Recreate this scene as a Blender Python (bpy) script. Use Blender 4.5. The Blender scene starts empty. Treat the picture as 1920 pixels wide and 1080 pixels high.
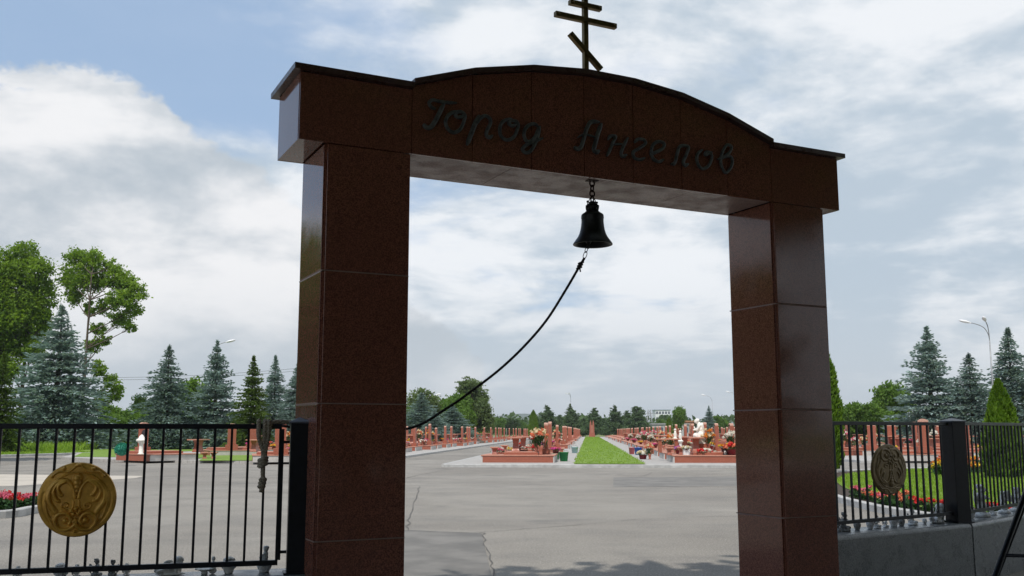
import bpy, bmesh, math, random
import numpy as np
from math import sin, cos, tan, atan2, sqrt, pi, radians
from mathutils import Vector, Matrix

random.seed(7)
rng = np.random.default_rng(7)
S = bpy.context.scene
COL = S.collection

# ------------------------------------------------------------------ camera, sky, sun, exposure
EYE = 1.65
FPX = 1837.607
PITCH = radians(8.2976)
cam_d = bpy.data.cameras.new('camera')
cam = bpy.data.objects.new('camera', cam_d)
COL.objects.link(cam)
cam.location = (0, 0, EYE)
cam.rotation_euler = (radians(90) + PITCH, 0, 0)
cam_d.sensor_width = 36.0
cam_d.lens = FPX / 1920 * 36.0
cam_d.clip_start = 0.05
cam_d.clip_end = 9000
S.camera = cam

SUN_EL = radians(57)
SUN_AZ = radians(180 + 22)          # clockwise from +Y: behind the camera, to its left
sun_dir = Vector((sin(SUN_AZ) * cos(SUN_EL), cos(SUN_AZ) * cos(SUN_EL), sin(SUN_EL)))
sd = bpy.data.lights.new('sun', 'SUN')
sd.energy = 3.3
sd.angle = radians(0.6)
sd.color = (1.0, 0.94, 0.85)
so = bpy.data.objects.new('sun', sd)
COL.objects.link(so)
so.rotation_euler = (-sun_dir).to_track_quat('-Z', 'Y').to_euler()
so.location = (0, 0, 60)

S.view_settings.view_transform = 'Standard'
S.view_settings.look = 'None'
S.view_settings.exposure = 0.12
S.view_settings.gamma = 1.0
S.view_settings.use_curve_mapping = False


class NT:
    """small helper for node trees"""
    def __init__(s, tree):
        s.t = tree
        s.n = tree.nodes
        s.l = tree.links

    def new(s, typ, **kw):
        n = s.n.new(typ)
        for k, v in kw.items():
            setattr(n, k, v)
        return n

    def set(s, node, name, v):
        if isinstance(v, bpy.types.NodeSocket):
            s.l.new(v, node.inputs[name])
        else:
            if not isinstance(v, (int, float)) and len(v) == 3 and node.inputs[name].type == 'RGBA':
                v = (*v, 1)
            node.inputs[name].default_value = v

    def math(s, op, a, b=0.0, c=None, clamp=False):
        n = s.new('ShaderNodeMath', operation=op, use_clamp=clamp)
        s.set(n, 0, a)
        s.set(n, 1, b)
        if c is not None:
            s.set(n, 2, c)
        return n.outputs[0]

    def noise(s, vec, scale, detail=4, rough=0.5, dist=0.0):
        n = s.new('ShaderNodeTexNoise')
        if vec is not None:
            s.set(n, 'Vector', vec)
        s.set(n, 'Scale', scale)
        s.set(n, 'Detail', detail)
        s.set(n, 'Roughness', rough)
        s.set(n, 'Distortion', dist)
        return n.outputs['Fac']

    def rng(s, v, a, b, c=0.0, d=1.0, smooth=True):
        n = s.new('ShaderNodeMapRange')
        n.interpolation_type = 'SMOOTHSTEP' if smooth else 'LINEAR'
        n.clamp = True
        s.set(n, 'Value', v)
        for k, x in zip(('From Min', 'From Max', 'To Min', 'To Max'), (a, b, c, d)):
            s.set(n, k, x)
        return n.outputs[0]

    def mix(s, f, a, b, mode='MIX'):
        n = s.new('ShaderNodeMix', data_type='RGBA', blend_type=mode)
        n.clamp_factor = True
        s.set(n, 0, f)
        s.set(n, 6, a)
        s.set(n, 7, b)
        return n.outputs[2]

    def ramp(s, f, stops):
        n = s.new('ShaderNodeValToRGB')
        el = n.color_ramp.elements
        while len(el) < len(stops):
            el.new(0.5)
        for e, (p, c) in zip(el, stops):
            e.position = p
            e.color = (*c, 1)
        s.set(n, 0, f)
        return n.outputs[0]


W = bpy.data.worlds.new("World")
S.world = W
W.use_nodes = True
w = NT(W.node_tree)
w.n.clear()
out = w.new('ShaderNodeOutputWorld')
bg = w.new('ShaderNodeBackground')
w.l.new(bg.outputs[0], out.inputs[0])
sky = w.new('ShaderNodeTexSky')
sky.sky_type = 'NISHITA'
sky.sun_disc = False
sky.sun_elevation = SUN_EL
sky.sun_rotation = SUN_AZ
sky.altitude = 300
sky.air_density = 1.0
sky.dust_density = 1.0
tc = w.new('ShaderNodeTexCoord')
D = tc.outputs['Generated']
sp = w.new('ShaderNodeSeparateXYZ')
w.l.new(D, sp.inputs[0])
dx, dy, dz = sp.outputs
az = w.math('ARCTAN2', dx, dy)                    # 0 = along the view, + to the right
el = w.math('ARCSINE', dz)
# clouds lie on a sheet overhead: project the direction on it
zz = w.math('MAXIMUM', w.math('ADD', dz, 0.16), 0.05)
pv = w.new('ShaderNodeCombineXYZ')
w.set(pv, 0, w.math('DIVIDE', dx, zz))
w.set(pv, 1, w.math('DIVIDE', dy, zz))
w.set(pv, 2, 0.37)
P = pv.outputs[0]
# soft veil with thin blue gaps
n_big = w.noise(P, 1.15, 7, 0.55, 0.35)
n_fine = w.noise(P, 3.4, 8, 0.6, 0.2)
# the open blue part high on the left of the view
blue_az = w.rng(az, -0.45, 0.10, 1.0, 0.0)
blue_el = w.rng(el, 0.14, 0.30, 0.0, 1.0)
blue_left = w.math('MULTIPLY', blue_az, blue_el)
veil_in = w.math('SUBTRACT', w.math('ADD', n_big, w.math('MULTIPLY', n_fine, 0.35)), w.math('MULTIPLY', blue_left, 0.40))
veil = w.rng(veil_in, 0.36, 0.62, 0.05, 0.97)
# cumulus bank: edge elevation falls from the left towards the middle, ragged by noise
az2 = w.math('MULTIPLY', w.math('ADD', az, 0.44), 1.0)
edge = w.math('SUBTRACT', 0.325, w.math('MULTIPLY', w.math('POWER', w.math('ABSOLUTE', az2), 1.5), 1.0))
cv = w.new('ShaderNodeCombineXYZ')
w.set(cv, 0, w.math('MULTIPLY', az, 1.0))
w.set(cv, 1, w.math('MULTIPLY', el, 1.5))
w.set(cv, 2, w.math('MULTIPLY', dy, 0.3))
C = cv.outputs[0]
puff = w.noise(C, 7.5, 10, 0.6, 0.1)
edge_n = w.math('ADD', edge, w.math('MULTIPLY', w.math('SUBTRACT', puff, 0.5), 0.17))
bank = w.rng(w.math('SUBTRACT', edge_n, el), -0.004, 0.012)
# light tops and grey bases within the bank
shade_n = w.noise(C, 4.2, 8, 0.55, 0.3)
cs = w.new('ShaderNodeCombineXYZ')
w.set(cs, 0, w.math('MULTIPLY', az, 1.0))
w.set(cs, 1, w.math('MULTIPLY', el, 2.3))
w.set(cs, 2, w.math('MULTIPLY', dy, 0.3))
strat = w.noise(cs.outputs[0], 4.0, 8, 0.55, 0.25)
gray_f = w.rng(w.math('ADD', w.math('MULTIPLY', shade_n, 0.45), w.math('MULTIPLY', strat, 0.55)), 0.42, 0.57)
cloud_col = w.mix(gray_f, (0.455, 0.515, 0.575), (0.84, 0.845, 0.86))
veil_col = w.mix(w.rng(w.math('ADD', w.math('MULTIPLY', strat, 0.7), w.math('MULTIPLY', n_fine, 0.3)), 0.42, 0.58), (0.475, 0.56, 0.645), (0.83, 0.855, 0.885))
base = w.mix(1.0, sky.outputs[0], (0.085, 0.085, 0.085), 'MULTIPLY')
base = w.mix(0.6, base, (0.44, 0.61, 0.86))
c1 = w.mix(veil, base, veil_col)
c2 = w.mix(bank, c1, cloud_col)
# thick pale air close to the horizon
low = w.rng(el, 0.0, 0.17, 0.8, 0.0)
c3 = w.mix(low, c2, (0.55, 0.60, 0.645))
w.l.new(c3, bg.inputs[0])
bg.inputs[1].default_value = 1.0


# ------------------------------------------------------------------ helpers
def ray(x, y):
    u = (x - 960) / FPX
    v = -(y - 540) / FPX
    return np.array([u, cos(PITCH) - sin(PITCH) * v, sin(PITCH) + cos(PITCH) * v])


def ground(x, y, z=0.0):
    """the point of the level z seen at that place of the photograph"""
    r = ray(x, y)
    q = r * ((z - EYE) / r[2])
    return Vector((q[0], q[1], z))


def at(x, y, Y):
    r = ray(x, y)
    q = r * (Y / r[1])
    return Vector((q[0], q[1], q[2] + EYE))


ALPHA = radians(4.4033)


def alley(u, wv, z=0.0):
    """lateral u and distance wv along the axis of the lawn"""
    return Vector((u * cos(ALPHA) + wv * sin(ALPHA), -u * sin(ALPHA) + wv * cos(ALPHA), z))


ORD = ('first second third fourth fifth sixth seventh eighth ninth tenth eleventh twelfth thirteenth fourteenth fifteenth sixteenth '
       'seventeenth eighteenth nineteenth twentieth twenty-first twenty-second twenty-third twenty-fourth twenty-fifth twenty-sixth '
       'twenty-seventh twenty-eighth twenty-ninth thirtieth thirty-first thirty-second thirty-third thirty-fourth thirty-fifth thirty-sixth '
       'thirty-seventh thirty-eighth thirty-ninth fortieth').split()


def tag(o, label=None, cat=None, group=None, kind=None):
    if label:
        if len(label.replace('-', '').split()) > 16:
            print('LONG', label)
        o['label'] = label
    if cat:
        o['category'] = cat
    if group:
        o['group'] = group
    if kind:
        o['kind'] = kind
    return o


def empty(name, loc, rz=0.0):
    o = bpy.data.objects.new(name, None)
    o.empty_display_size = 0.2
    COL.objects.link(o)
    o.location = loc
    o.rotation_euler = (0, 0, rz)
    return o


def mesh_obj(name, me, parent=None, loc=(0, 0, 0), rz=0.0):
    o = bpy.data.objects.new(name, me)
    COL.objects.link(o)
    o.location = loc
    o.rotation_euler = (0, 0, rz)
    if parent:
        o.parent = parent
    return o


def copy_tree(o, parent=None):
    c = o.copy()
    COL.objects.link(c)
    if parent:
        c.parent = parent
    for ch in list(o.children):
        copy_tree(ch, c)
    return c


class MB:
    """collects geometry for ONE mesh"""
    def __init__(s):
        s.v = []
        s.f = []
        s.m = []
        s.sm = []

    def add(s, vs, fs, mi=0, smooth=False, M=None):
        b = len(s.v)
        if M is not None:
            vs = [M @ Vector(p) for p in vs]
        s.v.extend([tuple(p) for p in vs])
        for f in fs:
            s.f.append(tuple(i + b for i in f))
            s.m.append(mi)
            s.sm.append(smooth)
        return s

    def box(s, x0, x1, y0, y1, z0, z1, mi=0, M=None, bev=0.0):
        if bev <= 0:
            vs = [(x, y, z) for z in (z0, z1) for y in (y0, y1) for x in (x0, x1)]
            fs = [(0, 2, 3, 1), (4, 5, 7, 6), (0, 1, 5, 4), (2, 6, 7, 3), (0, 4, 6, 2), (1, 3, 7, 5)]
            return s.add(vs, fs, mi, False, M)
        bm = bmesh.new()
        bmesh.ops.create_cube(bm, size=1.0)
        for p in bm.verts:
            p.co = Vector(((x0 + x1) / 2 + p.co.x * (x1 - x0), (y0 + y1) / 2 + p.co.y * (y1 - y0), (z0 + z1) / 2 + p.co.z * (z1 - z0)))
        bmesh.ops.bevel(bm, geom=bm.edges[:], offset=bev, segments=2, profile=0.5, affect='EDGES')
        bm.verts.index_update()
        s.add([p.co for p in bm.verts], [[q.index for q in f.verts] for f in bm.faces], mi, False, M)
        bm.free()
        return s

    def prism(s, poly, a0, a1, axis='y', mi=0, M=None):
        """poly in the two other axes, extruded along axis"""
        n = len(poly)

        def put(p, a):
            return {'y': (p[0], a, p[1]), 'z': (p[0], p[1], a), 'x': (a, p[0], p[1])}[axis]
        vs = [put(p, a0) for p in poly] + [put(p, a1) for p in poly]
        fs = [tuple(range(n)), tuple(range(2 * n - 1, n - 1, -1))]
        fs += [(i + n, (i + 1) % n + n, (i + 1) % n, i) for i in range(n)]
        return s.add(vs, fs, mi, False, M)

    def lathe(s, prof, n=24, mi=0, smooth=True, M=None, cap=True):
        vs = []
        fs = []
        for r, z in prof:
            for k in range(n):
                a = 2 * pi * k / n
                vs.append((r * cos(a), r * sin(a), z))
        for i in range(len(prof) - 1):
            for k in range(n):
                k2 = (k + 1) % n
                fs.append((i * n + k, i * n + k2, (i + 1) * n + k2, (i + 1) * n + k))
        if cap:
            fs.append(tuple(range(n - 1, -1, -1)))
            fs.append(tuple((len(prof) - 1) * n + k for k in range(n)))
        return s.add(vs, fs, mi, smooth, M)

    def tube(s, path, r, n=8, mi=0, smooth=True, M=None):
        path = [Vector(p) for p in path]
        rr = r if hasattr(r, '__len__') else [r] * len(path)
        T = []
        for i in range(len(path)):
            a = path[max(0, i - 1)]
            b = path[min(len(path) - 1, i + 1)]
            T.append((b - a).normalized())
        ref = Vector((0, 0, 1)) if abs(T[0].z) < 0.9 else Vector((1, 0, 0))
        U = (ref - T[0] * ref.dot(T[0])).normalized()
        vs = []
        fs = []
        for i, p in enumerate(path):
            U = (U - T[i] * U.dot(T[i])).normalized()
            V = T[i].cross(U)
            for k in range(n):
                a = 2 * pi * k / n
                vs.append(p + (U * cos(a) + V * sin(a)) * rr[i])
        for i in range(len(path) - 1):
            for k in range(n):
                k2 = (k + 1) % n
                fs.append((i * n + k, i * n + k2, (i + 1) * n + k2, (i + 1) * n + k))
        fs.append(tuple(range(n - 1, -1, -1)))
        fs.append(tuple((len(path) - 1) * n + k for k in range(n)))
        return s.add(vs, fs, mi, smooth, M)

    def ball(s, c, r, mi=0, M=None, u=12, v=8, rot=None):
        c = Vector(c)
        rx, ry, rz = r if hasattr(r, '__len__') else (r, r, r)
        R = Matrix.Identity(3) if rot is None else rot
        vs = [c + R @ Vector((0, 0, rz))]
        for i in range(1, v):
            t = pi * i / v
            for k in range(u):
                a = 2 * pi * k / u
                vs.append(c + R @ Vector((rx * sin(t) * cos(a), ry * sin(t) * sin(a), rz * cos(t))))
        vs.append(c + R @ Vector((0, 0, -rz)))
        fs = [(0, 1 + k, 1 + (k + 1) % u) for k in range(u)]
        for i in range(v - 2):
            for k in range(u):
                k2 = (k + 1) % u
                fs.append((1 + i * u + k, 1 + (i + 1) * u + k, 1 + (i + 1) * u + k2, 1 + i * u + k2))
        e = len(vs) - 1
        fs += [(e, 1 + (v - 2) * u + (k + 1) % u, 1 + (v - 2) * u + k) for k in range(u)]
        return s.add(vs, fs, mi, True, M)

    def quads(s, A, mi=0, smooth=False):
        """A: N x 4 x 3 array of separate quads"""
        b = len(s.v)
        s.v.extend(map(tuple, A.reshape(-1, 3).tolist()))
        n = len(A)
        s.f.extend([(b + 4 * i, b + 4 * i + 1, b + 4 * i + 2, b + 4 * i + 3) for i in range(n)])
        s.m.extend([mi] * n)
        s.sm.extend([smooth] * n)
        return s

    def mesh(s, name, mats):
        me = bpy.data.meshes.new(name)
        me.from_pydata(s.v, [], s.f)
        for m in (mats if isinstance(mats, (list, tuple)) else [mats]):
            me.materials.append(m)
        me.polygons.foreach_set('material_index', s.m)
        me.polygons.foreach_set('use_smooth', s.sm)
        me.update()
        return me

    def build(s, name, mats, parent=None, loc=(0, 0, 0), rz=0.0):
        return mesh_obj(name, s.mesh(name, mats), parent, loc, rz)


def catmull(P, n=8, closed=False):
    P = [Vector(p) for p in P]
    m = len(P)
    out_ = []
    for i in range(m if closed else m - 1):
        p0 = P[(i - 1) % m] if closed or i > 0 else P[0]
        p1 = P[i]
        p2 = P[(i + 1) % m]
        p3 = P[(i + 2) % m] if closed or i + 2 < m else P[-1]
        for k in range(n):
            t = k / n
            out_.append(0.5 * ((2 * p1) + (p2 - p0) * t + (2 * p0 - 5 * p1 + 4 * p2 - p3) * t * t + (3 * p1 - p0 - 3 * p2 + p3) * t ** 3))
    if not closed:
        out_.append(P[-1])
    return out_


def remeshed(name, mb, mat, voxel, smooth_it=2):
    """one continuous skin around overlapping lumps"""
    o = mb.build(name + '_raw', mat)
    md = o.modifiers.new('r', 'REMESH')
    md.mode = 'VOXEL'
    md.voxel_size = voxel
    md.use_smooth_shade = True
    if smooth_it:
        ms = o.modifiers.new('s', 'SMOOTH')
        ms.iterations = smooth_it
        ms.factor = 0.5
    dg = bpy.context.evaluated_depsgraph_get()
    me = bpy.data.meshes.new_from_object(o.evaluated_get(dg))
    me.name = name
    me.materials.clear()
    me.materials.append(mat)
    old = o.data
    bpy.data.objects.remove(o)
    bpy.data.meshes.remove(old)
    return me


# ------------------------------------------------------------------ materials
def material(name):
    m = bpy.data.materials.new(name)
    m.use_nodes = True
    t = NT(m.node_tree)
    b = t.n['Principled BSDF']
    return m, t, b


def objco(t, scale=None):
    n = t.new('ShaderNodeTexCoord')
    return n.outputs['Object']


def geo_pos(t):
    return t.new('ShaderNodeNewGeometry').outputs['Position']


def bump(t, b, h, strength, dist=0.01):
    n = t.new('ShaderNodeBump')
    t.set(n, 'Strength', strength)
    t.set(n, 'Distance', dist)
    t.set(n, 'Height', h)
    t.l.new(n.outputs[0], b.inputs['Normal'])


def granite(name, dark, light, rough, scale=260, blotch=0.25, spec=0.5, wob=0.0):
    m, t, b = material(name)
    co = geo_pos(t)
    g = t.noise(co, scale, 2, 0.6)
    g2 = t.noise(co, scale * 0.28, 3, 0.6)
    big = t.noise(co, 2.1, 4, 0.6)
    c = t.mix(t.rng(g, 0.36, 0.64), dark, light)
    c = t.mix(t.math('MULTIPLY', t.rng(g2, 0.5, 0.7), 0.45), c, [x * 0.45 for x in dark])
    c = t.mix(t.math('MULTIPLY', t.rng(big, 0.35, 0.7), blotch), c, [x * 0.62 for x in light])
    isl = t.new('ShaderNodeNewGeometry').outputs['Random Per Island']
    c = t.mix(t.math('MULTIPLY', isl, 0.34 if name.startswith('polished') else 0.12), c, [x * 0.5 for x in light])
    t.set(b, 'Base Color', c)
    t.set(b, 'Roughness', t.rng(t.noise(co, 5.0, 5, 0.6), 0.35, 0.7, rough * 0.8, rough * 1.5))
    b.inputs['Specular IOR Level'].default_value = spec
    if wob:
        bump(t, b, t.noise(co, 3.0, 2, 0.5), wob, 0.02)
    return m


def plain(name, col, rough=0.5, metal=0.0, var=0.15, scale=8, bmp=0.0, bscale=120):
    m, t, b = material(name)
    b.inputs['Specular IOR Level'].default_value = 0.35
    co = objco(t)
    n = t.noise(co, scale, 5, 0.6)
    t.set(b, 'Base Color', t.mix(t.rng(n, 0.3, 0.7), [x * (1 - var) for x in col], [min(1, x * (1 + var)) for x in col]))
    t.set(b, 'Roughness', t.rng(n, 0.2, 0.8, rough * 0.85, min(1, rough * 1.15)))
    t.set(b, 'Metallic', metal)
    if bmp:
        bump(t, b, t.noise(co, bscale, 4, 0.6), bmp, 0.01)
    return m


def leafmat(name, a, c, transl=0.35, hue=0.06, big=0.6):
    """leaves: colour varies from leaf to leaf and from clump to clump"""
    m, t, b = material(name)
    g = t.new('ShaderNodeNewGeometry')
    oi = t.new('ShaderNodeObjectInfo')
    clump = t.noise(g.outputs['Position'], big, 3, 0.6)
    f = t.math('ADD', t.math('MULTIPLY', g.outputs['Random Per Island'], 0.55), t.math('MULTIPLY', t.rng(clump, 0.3, 0.7), 0.45))
    f = t.math('ADD', f, t.math('MULTIPLY', t.math('SUBTRACT', oi.outputs['Random'], 0.5), 0.2), clamp=True)
    col = t.mix(f, a, c)
    t.set(b, 'Base Color', col)
    t.set(b, 'Roughness', 0.62)
    b.inputs['Specular IOR Level'].default_value = 0.25
    tr = t.new('ShaderNodeBsdfTranslucent')
    t.set(tr, 'Color', t.mix(0.5, col, [min(1, c[0] * 1.5), min(1, c[1] * 1.5), c[2] * 0.7]))
    mx = t.new('ShaderNodeMixShader')
    t.set(mx, 0, transl)
    t.l.new(b.outputs[0], mx.inputs[1])
    t.l.new(tr.outputs[0], mx.inputs[2])
    t.l.new(mx.outputs[0], t.n['Material Output'].inputs[0])
    return m


M = {}
M['gate'] = granite('polished_red_granite', (0.108, 0.038, 0.024), (0.305, 0.116, 0.075), 0.085, 105, 0.3, 0.5, 0.012)
M['soffit'] = granite('rough_red_granite_lit', (0.30, 0.20, 0.17), (0.44, 0.31, 0.27), 0.4, 60, 0.5)  # rough soffit stone; light reflected by the ground put into its pale colour
M['red'] = granite('salmon_granite', (0.27, 0.075, 0.045), (0.42, 0.138, 0.086), 0.36, 90, 0.3)
M['cap'] = granite('sunlit_stele_top', (0.50, 0.27, 0.20), (0.62, 0.37, 0.29), 0.6, 90, 0.2)  # sunlight on the stele tops put into a paler stone
M['redtop'] = granite('salmon_granite_rough_lit', (0.44, 0.185, 0.125), (0.56, 0.27, 0.19), 0.6, 90, 0.3)  # rougher; brighter daylight on upper faces put into the lighter tone
M['wall'] = granite('grey_granite', (0.09, 0.098, 0.10), (0.30, 0.31, 0.312), 0.3, 75, 0.35)
M['conc'] = plain('grey_concrete', (0.46, 0.44, 0.42), 0.85, 0, 0.14, 1.5)
M['kerb'] = plain('kerb_concrete', (0.42, 0.42, 0.415), 0.85, 0, 0.2, 3.0)
M['black'] = plain('black_painted_metal', (0.006, 0.007, 0.011), 0.38, 0.0, 0.3, 20)
M['blackcap'] = plain('grey_painted_metal', (0.10, 0.11, 0.13), 0.4, 0.0, 0.2, 20)
M['bell'] = plain('dark_bronze', (0.022, 0.022, 0.022), 0.42, 0.6, 0.4, 14)
M['rust'] = plain('rusty_iron', (0.045, 0.026, 0.02), 0.6, 0.5, 0.4, 60)
M['crossg'] = plain('tarnished_brass', (0.16, 0.11, 0.042), 0.42, 0.75, 0.35, 12)
M['letter'] = plain('tarnished_bronze_letters', (0.088, 0.087, 0.082), 0.45, 0.2, 0.45, 24)
M['white'] = plain('white_stone', (0.80, 0.77, 0.71), 0.6, 0, 0.12, 9)
M['greystone'] = plain('weathered_plaster', (0.70, 0.69, 0.67), 0.75, 0, 0.35, 30)
M['darkstone'] = plain('dark_weathered_plaster', (0.30, 0.30, 0.29), 0.7, 0, 0.5, 30)
M['bark'] = plain('tree_bark', (0.085, 0.066, 0.05), 0.9, 0, 0.4, 6)
M['soil'] = plain('dark_soil', (0.05, 0.036, 0.027), 0.95, 0, 0.4, 12)
M['lampgrey'] = plain('galvanised_steel', (0.30, 0.31, 0.32), 0.5, 0.4, 0.2, 4)
M['lampwhite'] = plain('white_lamp_housing', (0.75, 0.76, 0.77), 0.4, 0, 0.05, 4)
M['wire'] = plain('black_cable', (0.02, 0.02, 0.02), 0.6)
M['plaque'] = plain('black_portrait_plaque', (0.06, 0.055, 0.06), 0.2, 0, 0.4, 18)
M['lgreen'] = leafmat('bright_leaves', (0.040, 0.095, 0.010), (0.27, 0.41, 0.04), 0.42, big=0.45)
M['mgreen'] = leafmat('mid_leaves', (0.045, 0.10, 0.018), (0.15, 0.26, 0.04), 0.40, big=0.45)
M['dgreen'] = leafmat('dark_leaves', (0.035, 0.07, 0.025), (0.09, 0.15, 0.045), 0.32, big=0.3)
M['birch'] = leafmat('weeping_birch_leaves', (0.06, 0.10, 0.04), (0.15, 0.21, 0.075), 0.38, big=0.4)
M['blue'] = leafmat('blue_spruce_needles', (0.060, 0.105, 0.105), (0.40, 0.52, 0.52), 0.24, big=0.9)
M['spruce'] = leafmat('green_spruce_needles', (0.045, 0.09, 0.02), (0.16, 0.24, 0.045), 0.25, big=0.9)
M['pine'] = leafmat('pine_needles', (0.045, 0.08, 0.038), (0.11, 0.175, 0.07), 0.28, big=0.5)
M['thuja'] = leafmat('thuja_sprays', (0.05, 0.11, 0.010), (0.17, 0.28, 0.025), 0.32, big=1.6)
M['grassblade'] = leafmat('grass_blades', (0.105, 0.20, 0.018), (0.31, 0.45, 0.06), 0.42, big=0.35)
M['stemgreen'] = leafmat('bouquet_leaves', (0.02, 0.06, 0.02), (0.06, 0.13, 0.04), 0.25, big=6)


def grassground(name, a, b_, c):
    m, t, b = material(name)
    co = geo_pos(t)
    f = t.noise(co, 0.9, 6, 0.65)
    g = t.noise(co, 24, 4, 0.7)
    col = t.mix(t.rng(f, 0.3, 0.7), a, b_)
    col = t.mix(t.rng(g, 0.35, 0.72), col, c)
    t.set(b, 'Base Color', col)
    t.set(b, 'Roughness', 0.9)
    bump(t, b, g, 0.6, 0.05)
    return m


M['grass'] = grassground('lawn_grass', (0.09, 0.17, 0.016), (0.15, 0.25, 0.025), (0.20, 0.30, 0.04))
M['meadow'] = grassground('meadow', (0.09, 0.13, 0.03), (0.14, 0.18, 0.045), (0.19, 0.21, 0.07))


def asphalt():
    m, t, b = material('weathered_asphalt')
    co = geo_pos(t)
    big = t.noise(co, 0.13, 5, 0.6, 0.4)
    mid = t.noise(co, 0.7, 6, 0.65)
    fine = t.noise(co, 40, 3, 0.8)
    fine2 = t.noise(co, 17, 3, 0.7)
    col = t.mix(t.rng(big, 0.32, 0.68), (0.19, 0.174, 0.153), (0.265, 0.247, 0.22))
    col = t.mix(t.math('MULTIPLY', t.rng(mid, 0.42, 0.72), 0.5), col, (0.13, 0.124, 0.118))
    col = t.mix(t.rng(fine, 0.52, 0.68), col, (0.46, 0.44, 0.41))
    col = t.mix(t.rng(fine2, 0.54, 0.74, 0, 0.65), col, (0.095, 0.092, 0.088))
    oil = t.noise(co, 0.42, 3, 0.5)
    col = t.mix(t.rng(oil, 0.60, 0.74, 0, 0.5), col, (0.12, 0.117, 0.113))
    # long streaks left by rollers and tyres
    mp = t.new('ShaderNodeMapping')
    mp.inputs['Scale'].default_value = (0.05, 0.55, 1)
    mp.inputs['Rotation'].default_value = (0, 0, radians(8))
    t.l.new(co, mp.inputs['Vector'])
    st = t.noise(mp.outputs[0], 1.0, 5, 0.6)
    col = t.mix(t.rng(st, 0.52, 0.75, 0, 0.35), col, (0.13, 0.127, 0.124))
    t.set(b, 'Base Color', col)
    t.set(b, 'Roughness', 0.88)
    b.inputs['Specular IOR Level'].default_value = 0.3
    bump(t, b, fine, 0.35, 0.006)
    return m


M['asphalt'] = asphalt()
M['patch'] = plain('newer_asphalt', (0.175, 0.168, 0.158), 0.9, 0, 0.22, 1.2, 0.3, 60)
M['crack'] = plain('tar_filled_crack', (0.115, 0.11, 0.104), 0.85, 0, 0.4, 3)
M['beige'] = plain('beige_paving', (0.46, 0.42, 0.365), 0.85, 0, 0.1, 1.0)


def pavers():
    m, t, b = material('grey_pavers')
    co = geo_pos(t)
    mp = t.new('ShaderNodeMapping')
    mp.inputs['Rotation'].default_value = (0, 0, -ALPHA)
    t.l.new(co, mp.inputs['Vector'])
    br = t.new('ShaderNodeTexBrick')
    t.l.new(mp.outputs[0], br.inputs['Vector'])
    br.inputs['Scale'].default_value = 2.0
    br.inputs['Mortar Size'].default_value = 0.02
    br.inputs['Color1'].default_value = (0.36, 0.345, 0.33, 1)
    br.inputs['Color2'].default_value = (0.42, 0.405, 0.385, 1)
    br.inputs['Mortar'].default_value = (0.27, 0.26, 0.25, 1)
    n = t.noise(co, 1.2, 5, 0.65)
    t.set(b, 'Base Color', t.mix(t.rng(n, 0.4, 0.8, 0, 0.4), br.outputs['Color'], (0.31, 0.30, 0.285)))
    t.set(b, 'Roughness', 0.85)
    return m


M['paver'] = pavers()


def gold(name, a, b_, rough):
    m, t, b = material(name)
    co = objco(t)
    n = t.noise(co, 9, 6, 0.65)
    n2 = t.noise(co, 60, 4, 0.7)
    c = t.mix(t.rng(n, 0.35, 0.7), a, b_)
    c = t.mix(t.rng(n2, 0.55, 0.8, 0, 0.5), c, [x * 0.5 for x in a])
    t.set(b, 'Base Color', c)
    t.set(b, 'Metallic', 0.3)
    t.set(b, 'Roughness', rough)
    return m


M['gold'] = gold('golden_paint', (0.58, 0.29, 0.038), (0.84, 0.46, 0.07), 0.30)
M['goldbrown'] = gold('dark_brown_finish', (0.17, 0.115, 0.045), (0.25, 0.175, 0.075), 0.45)  # darker brown version of the golden finish


def ropemat():
    m, t, b = material('old_hemp_rope')
    co = objco(t)
    n = t.noise(co, 90, 4, 0.7)
    t.set(b, 'Base Color', t.mix(t.rng(n, 0.3, 0.7), (0.20, 0.16, 0.11), (0.46, 0.39, 0.29)))
    t.set(b, 'Roughness', 0.9)
    bump(t, b, t.noise(co, 320, 3, 0.7), 0.5, 0.003)
    return m


M['rope'] = ropemat()
M['ropedark'] = plain('dark_rope', (0.025, 0.022, 0.02), 0.85, 0, 0.4, 60)  # near-black brown for the bell rope and its knot
PET = {'pink': (0.72, 0.17, 0.26), 'red': (0.62, 0.03, 0.03), 'white': (0.80, 0.77, 0.70), 'yellow': (0.75, 0.52, 0.05), 'coral': (0.75, 0.22, 0.12), 'purple': (0.42, 0.16, 0.42), 'cream': (0.78, 0.66, 0.45), 'magenta': (0.60, 0.06, 0.30), 'orange': (0.75, 0.25, 0.03)}
for k, c in PET.items():
    M['f_' + k] = leafmat('petals_' + k, [x * 0.8 for x in c], [min(0.9, x * 1.12) for x in c], 0.2, big=8)
for k, c in {'green': (0.02, 0.22, 0.075), 'blue': (0.03, 0.11, 0.46), 'rose': (0.60, 0.15, 0.19), 'teal': (0.40, 0.60, 0.62), 'maroon': (0.20, 0.02, 0.03), 'pot': (0.35, 0.12, 0.08), 'whiteplastic': (0.75, 0.76, 0.77), 'darkgrey': (0.04, 0.04, 0.045)}.items():
    M['p_' + k] = plain('plastic_' + k, c, 0.4, 0, 0.1, 4)
# ------------------------------------------------------------------ ground, roads, kerbs
def sheet(name, poly, z, mat, kind='structure'):
    me = bpy.data.meshes.new(name)
    bm = bmesh.new()
    f = bm.faces.new([bm.verts.new((p[0], p[1], z)) for p in poly])
    bmesh.ops.recalc_face_normals(bm, faces=[f])
    if f.normal.z < 0:
        f.normal_flip()
    bmesh.ops.triangulate(bm, faces=[f])
    bm.to_mesh(me)
    bm.free()
    me.materials.append(mat)
    return tag(mesh_obj(name, me), kind=kind)


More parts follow.
